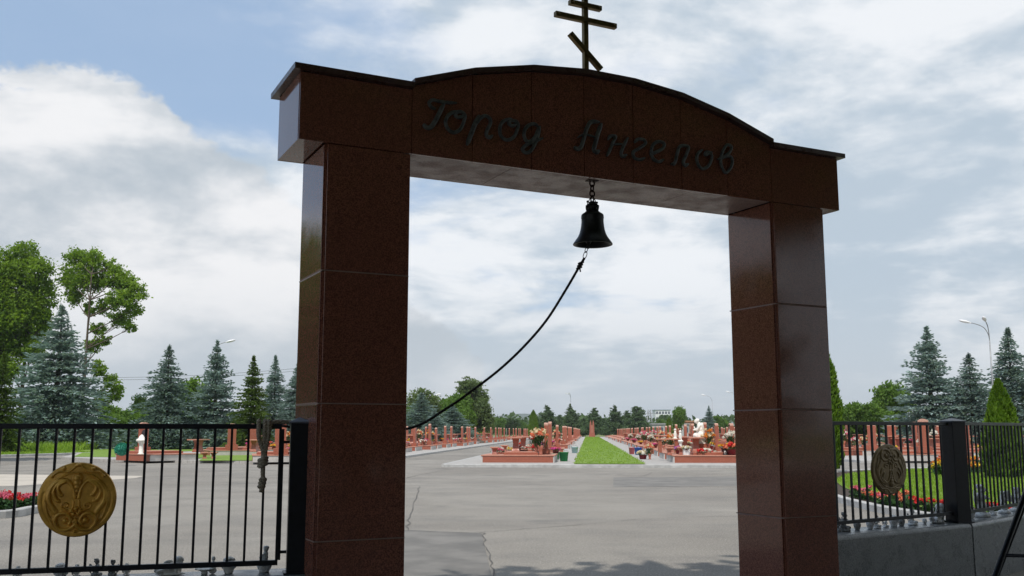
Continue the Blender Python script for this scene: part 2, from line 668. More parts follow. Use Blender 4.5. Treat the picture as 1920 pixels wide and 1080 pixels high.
def slab(name, poly, z0, z1, mat):
    """a raised pavement with vertical edge"""
    mb = MB()
    n = len(poly)
    me = bpy.data.meshes.new(name)
    bm = bmesh.new()
    top = [bm.verts.new((p[0], p[1], z1)) for p in poly]
    bot = [bm.verts.new((p[0], p[1], z0)) for p in poly]
    f = bm.faces.new(top)
    for i in range(n):
        bm.faces.new((top[i], bot[i], bot[(i + 1) % n], top[(i + 1) % n]))
    bmesh.ops.recalc_face_normals(bm, faces=bm.faces[:])
    bmesh.ops.triangulate(bm, faces=[f])
    bm.to_mesh(me)
    bm.free()
    me.materials.append(mat)
    return tag(mesh_obj(name, me), kind='structure')


def kerb(name, path, closed, z0, z1, wd, mat):
    path = [Vector((p[0], p[1], 0)) for p in path]
    n = len(path)
    mb = MB()
    prof = [(-wd / 2, z0), (-wd / 2, z1 - 0.02), (-wd / 2 + 0.02, z1), (wd / 2 - 0.02, z1), (wd / 2, z1 - 0.02), (wd / 2, z0)]
    vs = []
    for i, p in enumerate(path):
        a = path[(i - 1) % n] if closed or i > 0 else p
        b = path[(i + 1) % n] if closed or i < n - 1 else p
        t = (b - a).normalized()
        s_ = Vector((t.y, -t.x, 0))
        vs += [p + s_ * q + Vector((0, 0, z)) for q, z in prof]
    k = len(prof)
    fs = []
    for i in range(n if closed else n - 1):
        j = (i + 1) % n
        fs += [(i * k + q, j * k + q, j * k + q + 1, i * k + q + 1) for q in range(k - 1)]
    if not closed:
        fs += [tuple(range(k)), tuple((n - 1) * k + q for q in range(k - 1, -1, -1))]
    mb.add(vs, fs)
    return tag(mb.build(name, mat), kind='structure')


sheet('ground', [(-4000, -300), (4000, -300), (4000, 4200), (-4000, 4200)], -0.03, M['meadow'])
road_poly = [(-60, -40), (60, -40), (60, 57), (26, 66), alley(13.2, 66), alley(13.2, 262), alley(-11.35, 262), alley(-11.35, 75), (-34, 78), (-60, 70)]
sheet('asphalt_road', road_poly, 0.0, M['asphalt'])
ZP = 0.13
alley_block = [alley(-6.6, 45.4), alley(9.3, 45.4), alley(9.3, 262), alley(-6.6, 262)]
slab('alley_pavement', alley_block, -0.02, ZP, M['paver'])
kerb('kerb_alley_front', [alley(-6.62, 45.33), alley(9.32, 45.33)], False, -0.02, ZP + 0.012, 0.15, M['kerb'])
kerb('kerb_alley_side', [alley(-6.68, 45.4), alley(-6.68, 150), alley(-6.68, 262)], False, -0.02, ZP + 0.012, 0.15, M['kerb'])
lawn = [alley(-0.67, 45.9), alley(2.6, 45.9), alley(2.6, 252), alley(-0.67, 252)]
sheet('alley_lawn', lawn, ZP + 0.03, M['grass'])
# the block beyond the side road and the plots behind the golden medallion
side_block = [alley(-11.4, 61), alley(-12.6, 55), Vector((-9.5, 51.5, 0)), Vector((-12.8, 50.6, 0)), Vector((-17.4, 52.0, 0)), Vector((-22.5, 54.2, 0)), Vector((-26.5, 58.5, 0)), Vector((-30.5, 70, 0)),
              Vector((-34, 76, 0)), Vector((-52, 270, 0)), alley(-11.4, 262)]
slab('side_pavement', side_block, -0.02, ZP, M['paver'])
kerb('kerb_side', [alley(-11.33, 262), alley(-11.33, 120), alley(-11.33, 61), alley(-12.5, 54.9)], False, -0.02, ZP + 0.012, 0.15, M['kerb'])
meadow_block = [Vector((-30.3, 70.6, 0)), Vector((-30.0, 71, 0)), Vector((-32.7, 63.4, 0)), Vector((-42, 58, 0)), Vector((-70, 54, 0)), Vector((-140, 60, 0)), Vector((-140, 200, 0)), Vector((-45, 200, 0)), Vector((-34, 76.4, 0))]
slab('meadow_lawn', [meadow_block[i] for i in (1, 2, 3, 4, 5, 6, 7, 8)], -0.02, 0.10, M['grass'])
kerb('kerb_meadow', [Vector((-29.9, 71, 0)), Vector((-32.6, 63.3, 0)), Vector((-42, 57.9, 0)), Vector((-70, 53.9, 0))], False, -0.02, 0.15, 0.16, M['kerb'])
sheet('plots_grass', [Vector((-14.2, 57.5, 0)), Vector((-17.6, 55.2, 0)), Vector((-21, 57.5, 0)), Vector((-26.0, 58.9, 0)), Vector((-30.3, 70.1, 0)), Vector((-33.8, 76.2, 0)), Vector((-50, 262, 0)), alley(-30, 262), alley(-30, 66), alley(-16.5, 63)], ZP + 0.012, M['grass'])
# block of plots behind the round lawn
far_block = [Vector((18.0, 56.5, 0)), Vector((18.4, 52.4, 0)), Vector((22.8, 51.7, 0)), Vector((27, 53.9, 0)), Vector((44, 62, 0)), Vector((70, 110, 0)), Vector((75, 262, 0)), alley(13.2, 262), alley(13.4, 62)]
slab('plots_pavement', far_block, -0.02, ZP, M['paver'])
kerb('kerb_plots', [alley(13.3, 150), alley(13.3, 62), Vector((17.95, 56.4, 0)), Vector((18.35, 52.3, 0)), Vector((22.8, 51.6, 0)), Vector((27, 53.8, 0)), Vector((44, 61.9, 0))], False, -0.02, ZP + 0.012, 0.15, M['kerb'])
# beige paving and repaired asphalt
sheet('beige_paving', [(-40, 39.2), (-19.5, 38.2), (-13.6, 36.9), (-13.3, 35.2), (-15.0, 30.2), (-25, 29.6), (-40, 29.4)], 0.004, M['beige'])
sheet('asphalt_patch', [ground(1150, 913), ground(1150, 895), ground(1500, 893), ground(1500, 911)], 0.004, M['patch'])
sheet('asphalt_patch', [ground(600, 1000), ground(770, 994), ground(903, 1000), ground(922, 1080), ground(925, 1130), ground(640, 1130)], 0.004, M['patch'])


def crack(pts, wd):
    P_ = catmull([ground(*p) for p in pts], 6)
    mb = MB()
    vs = []
    for i, p in enumerate(P_):
        t = (P_[min(i + 1, len(P_) - 1)] - P_[max(i - 1, 0)]).normalized()
        s_ = Vector((t.y, -t.x, 0))
        j = Vector((random.gauss(0, 0.02), random.gauss(0, 0.02), 0))
        ww = 0.48 * wd * random.uniform(0.3, 1.3)
        vs += [p + s_ * ww + j + Vector((0, 0, 0.008)), p - s_ * ww + j + Vector((0, 0, 0.008))]
    mb.add(vs, [(2 * i, 2 * i + 2, 2 * i + 3, 2 * i + 1) for i in range(len(P_) - 1)])
    tag(mb.build('road_crack', M['crack']), kind='structure')


crack([(600, 1004), (690, 997), (768, 996), (850, 999), (903, 998), (960, 994), (1040, 988), (1120, 981), (1200, 974), (1290, 970), (1400, 968)], 0.022)
crack([(903, 998), (910, 1022), (918, 1050), (925, 1085)], 0.02)
crack([(787, 912), (780, 935), (771, 965), (764, 995)], 0.03)
crack([(560, 914), (700, 910), (787, 912)], 0.03)
crack([(250, 925), (400, 917), (560, 926), (700, 918)], 0.02)
crack([(1115, 892), (1150, 889), (1200, 893), (1222, 886)], 0.03)
crack([(760, 897), (800, 888), (850, 879)], 0.03)
crack([(230, 975), (350, 961), (470, 958)], 0.015)
crack([(800, 919), (960, 917), (1150, 914)], 0.02)

# hills on the horizon
mb = MB()
hx = np.linspace(-2600, 2600, 90)
hh = 24 + 14 * np.sin(hx / 310 + 0.6) + 8 * np.sin(hx / 127 + 1.2) + 20 * np.exp(-((hx - 20) / 160) ** 2)
vs = []
for x, h_ in zip(hx, hh):
    vs += [(x, 3100, -2), (x, 3250, max(4, h_) * 0.7), (x, 3400, max(6, h_)), (x, 3800, -2)]
fs = []
for i in range(len(hx) - 1):
    fs += [(4 * i + q, 4 * i + 4 + q, 4 * i + 5 + q, 4 * i + 1 + q) for q in range(3)]
mb.add(vs, fs, 0, True)
tag(mb.build('hills', plain('far_woodland', (0.07, 0.10, 0.06), 0.9, 0, 0.3, 0.01)), kind='structure')

# ------------------------------------------------------------------ the gate
GA = radians(26.5088)
G0 = Vector((-1.5505, 6.8815, 0))
GT = Vector((cos(GA), sin(GA), 0))
GN = Vector((-sin(GA), cos(GA), 0))


def on_gate(x, y, off=0.0):
    """t (along), z on the plane of the gate's front, set back by off"""
    r = ray(x, y)
    n = np.array(GN)
    a = np.array([G0.x, G0.y, -EYE])
    s_ = (a @ n + off) / (r @ n)
    q = r * s_
    return float((q[:2] - a[:2]) @ np.array(GT)[:2]), float(q[2] + EYE)


gate = empty('entrance_gate', G0, GA)
tag(gate, 'dark red polished granite gateway with arched beam and bronze lettering', 'gate')
DEP = 0.66
ZB = EYE + 2.10
JZ = [-0.1, EYE - 0.763, EYE + 0.193, EYE + 1.150, ZB - 0.004]


MORT = plain('stone_mortar', (0.27, 0.18, 0.145), 0.8)


def pillar(x0, x1):
    mb = MB()
    for zj in JZ[1:-1]:
        mb.box(x0 + 0.004, x1 - 0.004, 0.0045, DEP - 0.0045, zj - 0.0045, zj + 0.0045, 1)
    g = 0.005
    ins = 0.022
    mb.box(x0 + ins * 0.7, x1 - ins * 0.7, ins * 0.7, DEP - ins * 0.7, -0.1, ZB - 0.002)
    for z0, z1 in zip(JZ[:-1], JZ[1:]):
        mb.box(x0 + ins, x1 - ins * 0.3, 0, ins + 0.006, z0 + g, z1 - g, bev=0.004)           # front
        mb.box(x0 + ins, x1 - ins * 0.3, DEP - ins - 0.006, DEP, z0 + g, z1 - g, bev=0.004)   # rear
        mb.box(x0, x0 + ins + 0.006, ins + 0.008, DEP - ins - 0.008, z0 + g, z1 - g, bev=0.004)
        mb.box(x1 - ins - 0.006, x1, ins + 0.008, DEP - ins - 0.008, z0 + g, z1 - g, bev=0.004)
    return mb.build('pillar', [M['gate'], MORT], gate)


pillar(0.200, 0.872)
pillar(4.416, 5.045)
# beam
TL = 5.255
arch_t = [0.873, 1.382, 1.911, 2.410, 2.900, 3.404, 3.912, 4.422]
arch_z = [2.685, 2.857, 2.972, 3.022, 3.020, 2.970, 2.856, 2.685]
CAPT = 0.042
seg_t = [0.0] + arch_t + [TL]
mb = MB()
# core
core = [(0.02, ZB + 0.012), (TL - 0.02, ZB + 0.012), (TL - 0.02, EYE + 2.655 - CAPT - 0.005)] + [(t_, EYE + z_ - CAPT - 0.006) for t_, z_ in list(zip(arch_t, arch_z))[::-1]] + [(0.02, EYE + 2.655 - CAPT - 0.005)]
mb.prism(core, 0.018, DEP - 0.018, 'y', 0)
zt = [2.655] + arch_z + [2.655]
for i in range(len(seg_t) - 1):
    a, b = seg_t[i], seg_t[i + 1]
    za, zb = zt[i], zt[i + 1]
    if i == 0:
        zb = za
    if i == len(seg_t) - 2:
        za = zb
    g = 0.0032
    for y0, y1 in ((0.0, 0.02), (DEP - 0.02, DEP)):
        mb.prism([(a + g, ZB), (b - g, ZB), (b - g, EYE + zb - CAPT - 0.004), (a + g, EYE + za - CAPT - 0.004)], y0, y1, 'y', 0)
for x0 in (0.0, TL - 0.02):
    mb.box(x0, x0 + 0.02, 0.0225, DEP - 0.0225, ZB, EYE + 2.655 - CAPT - 0.004)
# soffit panels
for a, b in ((0.02, 0.195), (0.878, 1.75), (1.755, 2.62), (2.625, 3.52), (3.525, 4.41), (5.05, TL - 0.02)):
    mb.box(a, b, 0.0225, DEP - 0.0225, ZB + 0.001, ZB + 0.02, 1 if 0.8 < a < 4.5 else 0)
beam = mb.build('beam', [M['gate'], M['soffit']], gate)
# cap
mb = MB()
OV = 0.055


def capseg(a, za, b, zb):
    mb.prism([(a, EYE + za - CAPT), (b, EYE + zb - CAPT), (b, EYE + zb), (a, EYE + za)], -OV, DEP + OV, 'y')


capseg(-OV, 2.655, arch_t[0] - 0.002, 2.655)
for i in range(7):
    capseg(arch_t[i] + (0.0 if i else 0.0), arch_z[i], arch_t[i + 1], arch_z[i + 1])
capseg(arch_t[-1] + 0.002, 2.655, TL + OV, 2.655)
mb.build('cap_slab', granite('cap_granite', (0.05, 0.028, 0.024), (0.11, 0.06, 0.05), 0.3, 200, 0.4), gate)

# lettering: pen strokes read off the beam's face
L1 = lambda p: (780 + p[0] / 6.4, 170 + p[1] / 6.4)
L2 = lambda p: (1060 + p[0] / 5.647, 210 + p[1] / 5.647)
strokes = [
    (L1, [(225, 228), (170, 200), (150, 150), (190, 118), (260, 132), (340, 146), (480, 155)], 0.9),
    (L1, [(330, 155), (275, 270), (215, 385), (165, 445), (115, 445), (78, 405)], 1.25),
    (L1, [(570, 300), (505, 328), (462, 300), (490, 262), (545, 265), (578, 310), (560, 390), (520, 470), (440, 508), (370, 460), (345, 380), (380, 300), (450, 262), (500, 262)], 0.95),
    (L1, [(745, 300), (690, 430), (640, 560), (600, 660)], 1.3),
    (L1, [(700, 420), (760, 340), (820, 308), (875, 340), (882, 400), (845, 480), (835, 540), (870, 568), (908, 540)], 1.0),
    (L1, [(1212, 395), (1150, 428), (1105, 400), (1130, 368), (1190, 372), (1216, 420), (1200, 485), (1160, 565), (1080, 597), (1010, 550), (995, 460), (1030, 380), (1105, 350), (1150, 360)], 0.95),
    (L1, [(1460, 440), (1400, 403), (1320, 440), (1285, 520), (1310, 605), (1370, 612), (1430, 540), (1465, 435)], 1.0),
    (L1, [(1475, 430), (1455, 540), (1415, 650), (1360, 735), (1300, 748), (1268, 710), (1310, 660), (1400, 620), (1512, 575)], 0.95),
    (L2, [(350, 112), (265, 110), (222, 170), (190, 270), (160, 370), (120, 397), (82, 372)], 1.2),
    (L2, [(372, 125), (340, 220), (310, 330), (292, 405), (320, 428), (350, 412)], 1.3),
    (L2, [(118, 278), (170, 247), (240, 250), (315, 275)], 0.55),
    (L2, [(440, 300), (470, 260), (522, 265), (490, 335), (455, 420), (428, 472)], 0.95),
    (L2, [(470, 352), (540, 345), (600, 345)], 0.65),
    (L2, [(652, 275), (612, 350), (580, 440), (600, 475), (640, 455)], 1.0),
    (L2, [(720, 328), (760, 293), (820, 300), (836, 340), (770, 390), (708, 432), (720, 490), (780, 508), (832, 490)], 0.95),
    (L2, [(885, 455), (960, 425), (1020, 390), (1036, 340), (980, 316), (920, 350), (898, 430), (920, 500), (980, 532), (1030, 505)], 0.95),
    (L2, [(1108, 555), (1148, 545), (1172, 450), (1205, 368), (1290, 372), (1272, 450), (1238, 530), (1258, 572), (1290, 550)], 1.0),
    (L2, [(1440, 403), (1390, 450), (1383, 530), (1430, 602), (1500, 580), (1537, 500), (1527, 440), (1482, 428), (1470, 460), (1542, 428)], 0.95),
    (L2, [(1602, 505), (1650, 490), (1720, 440), (1747, 375), (1700, 353), (1650, 430), (1633, 520), (1650, 600), (1690, 647), (1742, 590), (1757, 510), (1720, 470), (1655, 490)], 0.9),
]
for word in (L1, L2):
  mb = MB()
  for conv, pts, wf in [q for q in strokes if q[0] is word]:
      P_ = [Vector((*on_gate(*conv(p)), 0)) for p in pts]
      P_ = [Vector((p.x, -0.012, p.y)) for p in catmull(P_, 7)]
      n = 10
      hw, hd = 0.0155 * wf, 0.015
      vs = []
      for i, p in enumerate(P_):
          t_ = (P_[min(i + 1, len(P_) - 1)] - P_[max(0, i - 1)]).normalized()
          sd_ = Vector((-t_.z, 0, t_.x))
          e = min(1.0, 0.45 + 0.55 * min(i, len(P_) - 1 - i) / 4)
          for k in range(n):
              a = 2 * pi * k / n
              ca, sa = cos(a), sin(a)
              vs.append(p + sd_ * (hw * e * ca) + Vector((0, -hd * (abs(sa) ** 0.7) * (1 if sa > 0 else -0.5), 0)))
      fs = []
      for i in range(len(P_) - 1):
          fs += [(i * n + k, i * n + (k + 1) % n, (i + 1) * n + (k + 1) % n, (i + 1) * n + k) for k in range(n)]
      fs += [tuple(range(n)), tuple((len(P_) - 1) * n + k for k in range(n - 1, -1, -1))]
      mb.add(vs, fs, 0, True)
  mb.build('lettering', M['letter'], beam)

# cross on the arch
CO = DEP / 2
tb, zb_ = on_gate(1098, 132, CO)
cross = empty('orthodox_cross', G0 + GT * tb + GN * CO + Vector((0, 0, EYE + 2.99)), GA)
tag(cross, 'tarnished brass eight-pointed cross standing on top of the arch', 'cross')


def gz(x, y):
    t_, z_ = on_gate(x, y, CO)
    return t_ - tb, z_ - (EYE + 2.99)


mb = MB()
mb.box(-0.023, 0.023, -0.023, 0.023, -0.05, 1.02, bev=0.004)
mb.build('upright', M['crossg'], cross)
for (p, q), th in ((((1040, 29), (1154, 48)), 0.023), (((1067, 7), (1126, 15)), 0.022), (((1068, 63), (1126, 131)), 0.0221)):
    a, b = gz(*p), gz(*q)
    if th != 0.0221:
        zc = (a[1] + b[1]) / 2
        a, b = (a[0], zc), (b[0], zc)
    mb = MB()
    dx_, dz_ = b[0] - a[0], b[1] - a[1]
    ln = sqrt(dx_ * dx_ + dz_ * dz_)
    Mx = Matrix.Translation(((a[0] + b[0]) / 2, -0.004, (a[1] + b[1]) / 2)) @ Matrix.Rotation(-atan2(dz_, dx_), 4, 'Y')
    mb.box(-ln / 2, ln / 2, -0.025, 0.025, -th, th, M=Mx, bev=0.004)
    for e in (-1, 1):
        mb.ball((e * (ln / 2 - 0.03), -0.027, 0), 0.010, 0, Mx, 8, 6)
    mb.build('crossbar', M['crossg'], cross)
mb = MB()
mb.box(-0.07, 0.07, -0.07, 0.07, -0.06, 0.0, bev=0.004)
mb.build('foot_plate', M['crossg'], cross)

# ------------------------------------------------------------------ bell
bt, bz = on_gate(1110, 336, 0.09)
bell_pos = G0 + GT * bt + GN * 0.09
bell = empty('bell', (bell_pos.x, bell_pos.y, 0), GA)
tag(bell, 'small black bronze bell hanging on a chain under the arch', 'bell')
ztop = ZB


def bzz(y):
    return on_gate(1110, y, 0.09)[1]


def link(mb, c, rl, rw, r, axis, tilt=0.0):
    """one oval chain link round the point c, long axis up"""
    pts = []
    for k in range(17):
        a = 2 * pi * k / 16
        h_ = rw * cos(a)
        v_ = rl * sin(a)
        p = Vector((h_, 0, v_)) if axis == 0 else Vector((0, h_, v_))
        p = Matrix.Rotation(tilt, 3, 'Y') @ p
        pts.append(Vector(c) + p)
    mb.tube(pts, r, 6)


z_sh = bzz(378)
mb = MB()
nl = 4
step = (ztop - z_sh) / nl
for k in range(nl):
    link(mb, (0, 0, ztop - step * (k + 0.5)), step * 0.62, 0.022, 0.0075, k % 2)
mb.box(-0.05, 0.05, -0.03, 0.03, ztop - 0.006, ztop + 0.0005)
mb.build('chain', M['rust'], bell)
mb = MB()
for sx in (-1, 1):
    mb.tube([(0.0, 0, z_sh + 0.06), (sx * 0.025, 0, z_sh + 0.02), (sx * 0.05, 0, z_sh - 0.03)], 0.004, 5)
    mb.ball((sx * 0.045, 0, z_sh - 0.005), 0.011, 0, None, 8, 6)
mb.build('wire_loop', M['rust'], bell)
zr = bzz(459)
hb = z_sh - zr
mb = MB()
prof = [(0.0, 1.0), (0.022, 1.0), (0.03, 0.985), (0.032, 0.95), (0.03, 0.92), (0.043, 0.905), (0.052, 0.89), (0.052, 0.86), (0.038, 0.84), (0.042, 0.80), (0.058, 0.765), (0.064, 0.75), (0.07, 0.735), (0.083, 0.715), (0.093, 0.69), (0.096, 0.65), (0.094, 0.64), (0.097, 0.62), (0.094, 0.60), (0.094, 0.52), (0.098, 0.42), (0.104, 0.33), (0.113, 0.25), (0.125, 0.18), (0.140, 0.125), (0.153, 0.075), (0.163, 0.035), (0.167, 0.01), (0.165, 0.0), (0.150, 0.004), (0.135, 0.06), (0.118, 0.14), (0.098, 0.28), (0.084, 0.45), (0.08, 0.6), (0.05, 0.68), (0.0, 0.69)]
mb.lathe([(r, zr + z * hb) for r, z in prof], 40, cap=False)
for k in range(6):
    a = k * pi / 3
    mb.tube([(0.03 * cos(a), 0.03 * sin(a), zr + hb * 0.93), (0.058 * cos(a), 0.058 * sin(a), zr + hb * 0.88), (0.05 * cos(a), 0.05 * sin(a), zr + hb * 0.78)], 0.009, 6)
mb.build('bell_body', M['bell'], bell)
cl_t, cl_z = on_gate(1102, 466, 0.09)
mb = MB()
mb.tube([(0, 0, zr + hb * 0.66), (-0.012, 0, zr + hb * 0.3), ((cl_t - bt) * 0.8, 0, zr + 0.02), (cl_t - bt, 0, cl_z)], [0.008, 0.010, 0.014, 0.012], 8)
mb.ball(((cl_t - bt) * 0.8, 0, zr + 0.03), 0.026, 0, None, 10, 8)
mb.build('clapper', M['bell'], bell)
# carabiner and rope
ca_t, ca_z = on_gate(1097, 477, 0.09)
mb = MB()
link(mb, ((cl_t + ca_t) / 2 - bt, 0, (cl_z + ca_z) / 2 + 0.015), 0.026, 0.011, 0.0035, 0, 0.4)
link(mb, (ca_t - bt, 0, ca_z - 0.006), 0.034, 0.015, 0.0035, 0, 0.4)
mb.build('carabiner', M['bell'], bell)


def rope(mb, path, R, r, pitch, strands=3, n=6):
    """laid rope: strands wound round the path"""
    path = [Vector(p) for p in path]
    L_ = [0.0]
    for a, b in zip(path[:-1], path[1:]):
        L_.append(L_[-1] + (b - a).length)
    N = max(8, int(L_[-1] / (pitch / 9)))
    U = None
    fr = []
    for i in range(N + 1):
        s_ = L_[-1] * i / N
        k = min(len(L_) - 2, max(0, int(np.searchsorted(L_, s_) - 1)))
        f = (s_ - L_[k]) / max(1e-9, L_[k + 1] - L_[k])
        p = path[k].lerp(path[k + 1], f)
        t_ = (path[k + 1] - path[k]).normalized()
        if U is None:
            ref = Vector((0, 0, 1)) if abs(t_.z) < 0.9 else Vector((1, 0, 0))
            U = ref
        U = (U - t_ * U.dot(t_)).normalized()
        fr.append((p, U.copy(), t_.cross(U), s_))
    for q in range(strands):
        pts = []
        for p, u_, v_, s_ in fr:
            a = 2 * pi * (s_ / pitch + q / strands)
            pts.append(p + (u_ * cos(a) + v_ * sin(a)) * R)
        mb.tube(pts, r, n)


rp = [(1096, 484), (1088, 497), (1060, 545), (1025, 600), (985, 647), (940, 690), (890, 729), (840, 764), (768, 803)]
Ys = np.linspace(bell_pos.y, 8.02, len(rp))
path = [at(x, y, Y) for (x, y), Y in zip(rp, Ys)]
path += [Vector((-1.30, 7.98, 1.66)), Vector((-1.72, 7.72, 1.68)), Vector((-1.80, 7.40, 1.715)), Vector((-1.70, 7.22, 1.715))]
mb = MB()
rope(mb, catmull(path, 10), 0.0056, 0.0062, 0.05)
rope_o = mb.build('bell_rope', M['ropedark'])
tag(rope_o, 'long dark twisted rope sagging from the bell to the fence', 'rope')
mb = MB()
k0 = path[1]
for d in (0.0, 0.022, 0.044):
    c = k0 + Vector((0.006, 0, 0.018)) + Vector((-0.35, 0, -0.94)) * d
    ring = [c + Vector((0.019 * cos(a), 0.019 * sin(a), 0.007 * cos(a))) for a in np.linspace(0, 2 * pi, 13)]
    mb.tube(ring, 0.009, 6)
mb.tube([k0 + Vector((-0.01, -0.01, 0.0)), k0 + Vector((0.0, -0.015, -0.06))], 0.006, 6)
mb.build('knot', M['ropedark'], rope_o)
# ------------------------------------------------------------------ fences on low granite walls
ZW = 0.645                 # top of the wall
ZR0, ZR1 = 0.705, 1.700    # lower and upper edge of a panel


def seg_frame(a, b):
    a = Vector((a[0], a[1], 0))
    b = Vector((b[0], b[1], 0))
    return a, (b - a).length, atan2(b.y - a.y, b.x - a.x)


def low_wall(name, a, b, front, back, label, group=None):
    o, ln, rz = seg_frame(a, b)
    mb = MB()
    r = 0.045
    prof = [(-front, -0.1), (-front, ZW - r)] + [(-front + r - r * cos(t_), ZW - r + r * sin(t_)) for t_ in np.linspace(0.3, pi / 2, 5)] + [(back - r + r * sin(t_), ZW - r + r * cos(t_)) for t_ in np.linspace(0, pi / 2, 5)] + [(back, -0.1)]
    mb.prism(prof, 0, ln, 'x')
    ob = mb.build(name, M['wall'], None, o, rz)
    tag(ob, label, 'wall', group)
    return ob


def fence(name, a, b, n_bars, z0, z1, label, frame_ends=(True, True), bar=0.0085, fr=0.018, brackets=0):
    o, ln, rz = seg_frame(a, b)
    e = empty(name, o, rz)
    tag(e, label, 'fence')
    mb = MB()
    h = 0.036
    mb.box(0, ln, -fr, fr, z1 - h, z1, bev=0.002)
    mb.build('top_rail', M['black'], e)
    mb = MB()
    mb.box(0, ln, -fr, fr, z0, z0 + h, bev=0.002)
    mb.build('bottom_rail', M['black'], e)
    for k, x in ((0, 0.0), (1, ln)):
        if frame_ends[k]:
            mb = MB()
            mb.box(x - fr, x + fr, -fr - 0.001, fr + 0.001, z0 + h, z1 - h)
            mb.build('end_stile', M['black'], e)
    me = None
    for k in range(n_bars):
        x = ln * (k + 1) / (n_bars + 1)
        if me is None:
            mb = MB()
            mb.box(-bar, bar, -bar, bar, z0 + h, z1 - h)
            me = mb.mesh('bar', M['black'])
        mesh_obj('bar', me, e, (x, 0, 0))
    for zb in ((z0 + 0.09, z1 - 0.13) if brackets else ()):
        mb = MB()
        mb.box(ln + fr, ln + fr + brackets, -0.012, 0.012, zb - 0.01, zb + 0.01)
        mb.build('hinge', M['black'], e)
    return e, o, ln, rz


def post(name, p, hw, z1, rz, label):
    e = empty(name, (p[0], p[1], 0), rz)
    tag(e, label, 'fence post')
    mb = MB()
    mb.box(-hw, hw, -hw, hw, ZW - 0.0, z1, bev=0.004)
    mb.build('shaft', M['black'], e)
    mb = MB()
    c = hw + 0.012
    mb.add([(-c, -c, z1), (c, -c, z1), (c, c, z1), (-c, c, z1), (-c, -c, z1 + 0.012), (c, -c, z1 + 0.012), (c, c, z1 + 0.012), (-c, c, z1 + 0.012), (0, 0, z1 + 0.045)],
           [(3, 2, 1, 0), (0, 1, 5, 4), (1, 2, 6, 5), (2, 3, 7, 6), (3, 0, 4, 7), (4, 5, 8), (5, 6, 8), (6, 7, 8), (7, 4, 8)])
    mb.build('post_cap', M['blackcap'], e)
    mb = MB()
    mb.box(-hw - 0.02, hw + 0.02, -hw - 0.02, hw + 0.02, ZW - 0.001, ZW + 0.012)
    mb.build('base_plate', M['black'], e)
    return e


LA = (-5.02, 6.27)
LB = (-1.672, 7.195)
fl, lo, lln, lrz = fence('metal_fence', LA, LB, 29, ZR0, ZR1, 'black metal fence panel carrying the golden medallion', (False, True), brackets=0.04)
post('fence_post', (-1.552, 7.232), 0.064, 1.705, lrz, 'black square fence post touching the outer side of the roped gate pillar')
low_wall('granite_wall', (-7.5, 5.6), (-1.43, 7.275), 0.13, 0.30, 'grey granite wall top under the golden medallion fence')
# other side
R1 = (2.72, 9.60)
R2 = (4.86, 11.075)
R3 = (5.06, 11.215)
R4 = (7.9, 14.05)
fr_, ro, rln, rrz = fence('metal_fence', R1, R2, 20, 0.73, 1.745, 'black metal fence panel carrying the dark brown oval medallion', (False, False), bar=0.0095, fr=0.02)
post('fence_post', ((R2[0] + R3[0]) / 2, (R2[1] + R3[1]) / 2), 0.095, 1.75, radians(20), 'thick black fence post between the brown medallion and the easel')
fr2, ro2, rln2, rrz2 = fence('metal_fence', R3, R4, 32, 0.73, 1.75, 'black metal fence panel in front of the bushy thuja', (False, True), bar=0.0095, fr=0.02)
low_wall('granite_wall', R1, (4.975, 11.15), 0.135, 0.32, 'smooth grey granite wall with rounded edge between gate pillar and thick post')
low_wall('granite_wall', (4.98, 11.153), (8.3, 14.45), 0.135, 0.32, 'grey granite wall section crossed by the easel leg')

# medallions: relief computed from the strokes of the ornament
U_ = lambda p: ((p[0] - 617) / 472, -(p[1] - 545) / 447)


def mirror(pts):
    return [(-x, y) for x, y in pts]


half = [
    ([(625, 112), (690, 180), (750, 213), (800, 208), (870, 216), (925, 262)], 0.028, 0.5),
    ([(640, 520), (660, 420), (700, 350), (760, 312), (840, 318), (905, 370), (945, 450), (950, 520)], 0.055, 0.75),
    ([(945, 450), (955, 520), (925, 600), (880, 660), (865, 690)], 0.085, 0.65),
    ([(760, 318), (835, 345), (885, 410), (895, 470), (860, 540), (830, 560)], 0.06, 0.8),
    ([(770, 330), (835, 370), (845, 420), (815, 475), (795, 490)], 0.05, 0.9),
    ([(900, 650), (875, 740), (900, 780), (935, 740)], 0.04, 0.3),
    ([(590 + 60, 560), (660, 640), (720, 665), (780, 640), (790, 600), (750, 580), (715, 600), (725, 630), (750, 625)], 0.022, 0.5),
    ([(600, 800), (640, 860), (720, 900), (800, 890), (852, 830), (855, 755), (800, 710), (725, 712), (680, 760), (672, 800), (690, 830)], 0.062, 1.0),
    ([(600, 800), (560, 760), (530, 720)], 0.05, 0.6),
    ([(985, 470), (980, 600), (940, 740), (880, 850)], 0.018, 0.4),
]
strk = []
for pts, wd, hh_ in half:
    q = [U_(p) for p in pts]
    for qq in (q, mirror(q)):
        strk.append((np.array([(v.x, v.y) for v in catmull([(x, y, 0) for x, y in qq], 5)]), wd, hh_))
ringp = [(0.80 * cos(a), 0.74 * sin(a) - 0.02) for a in np.linspace(radians(0), radians(180), 40)]
strk.append((np.array(ringp), 0.022, 0.45))
tear = [((635 - 617) / 472 * 0, -(y - 545) / 447) for y in np.linspace(290, 480, 8)]
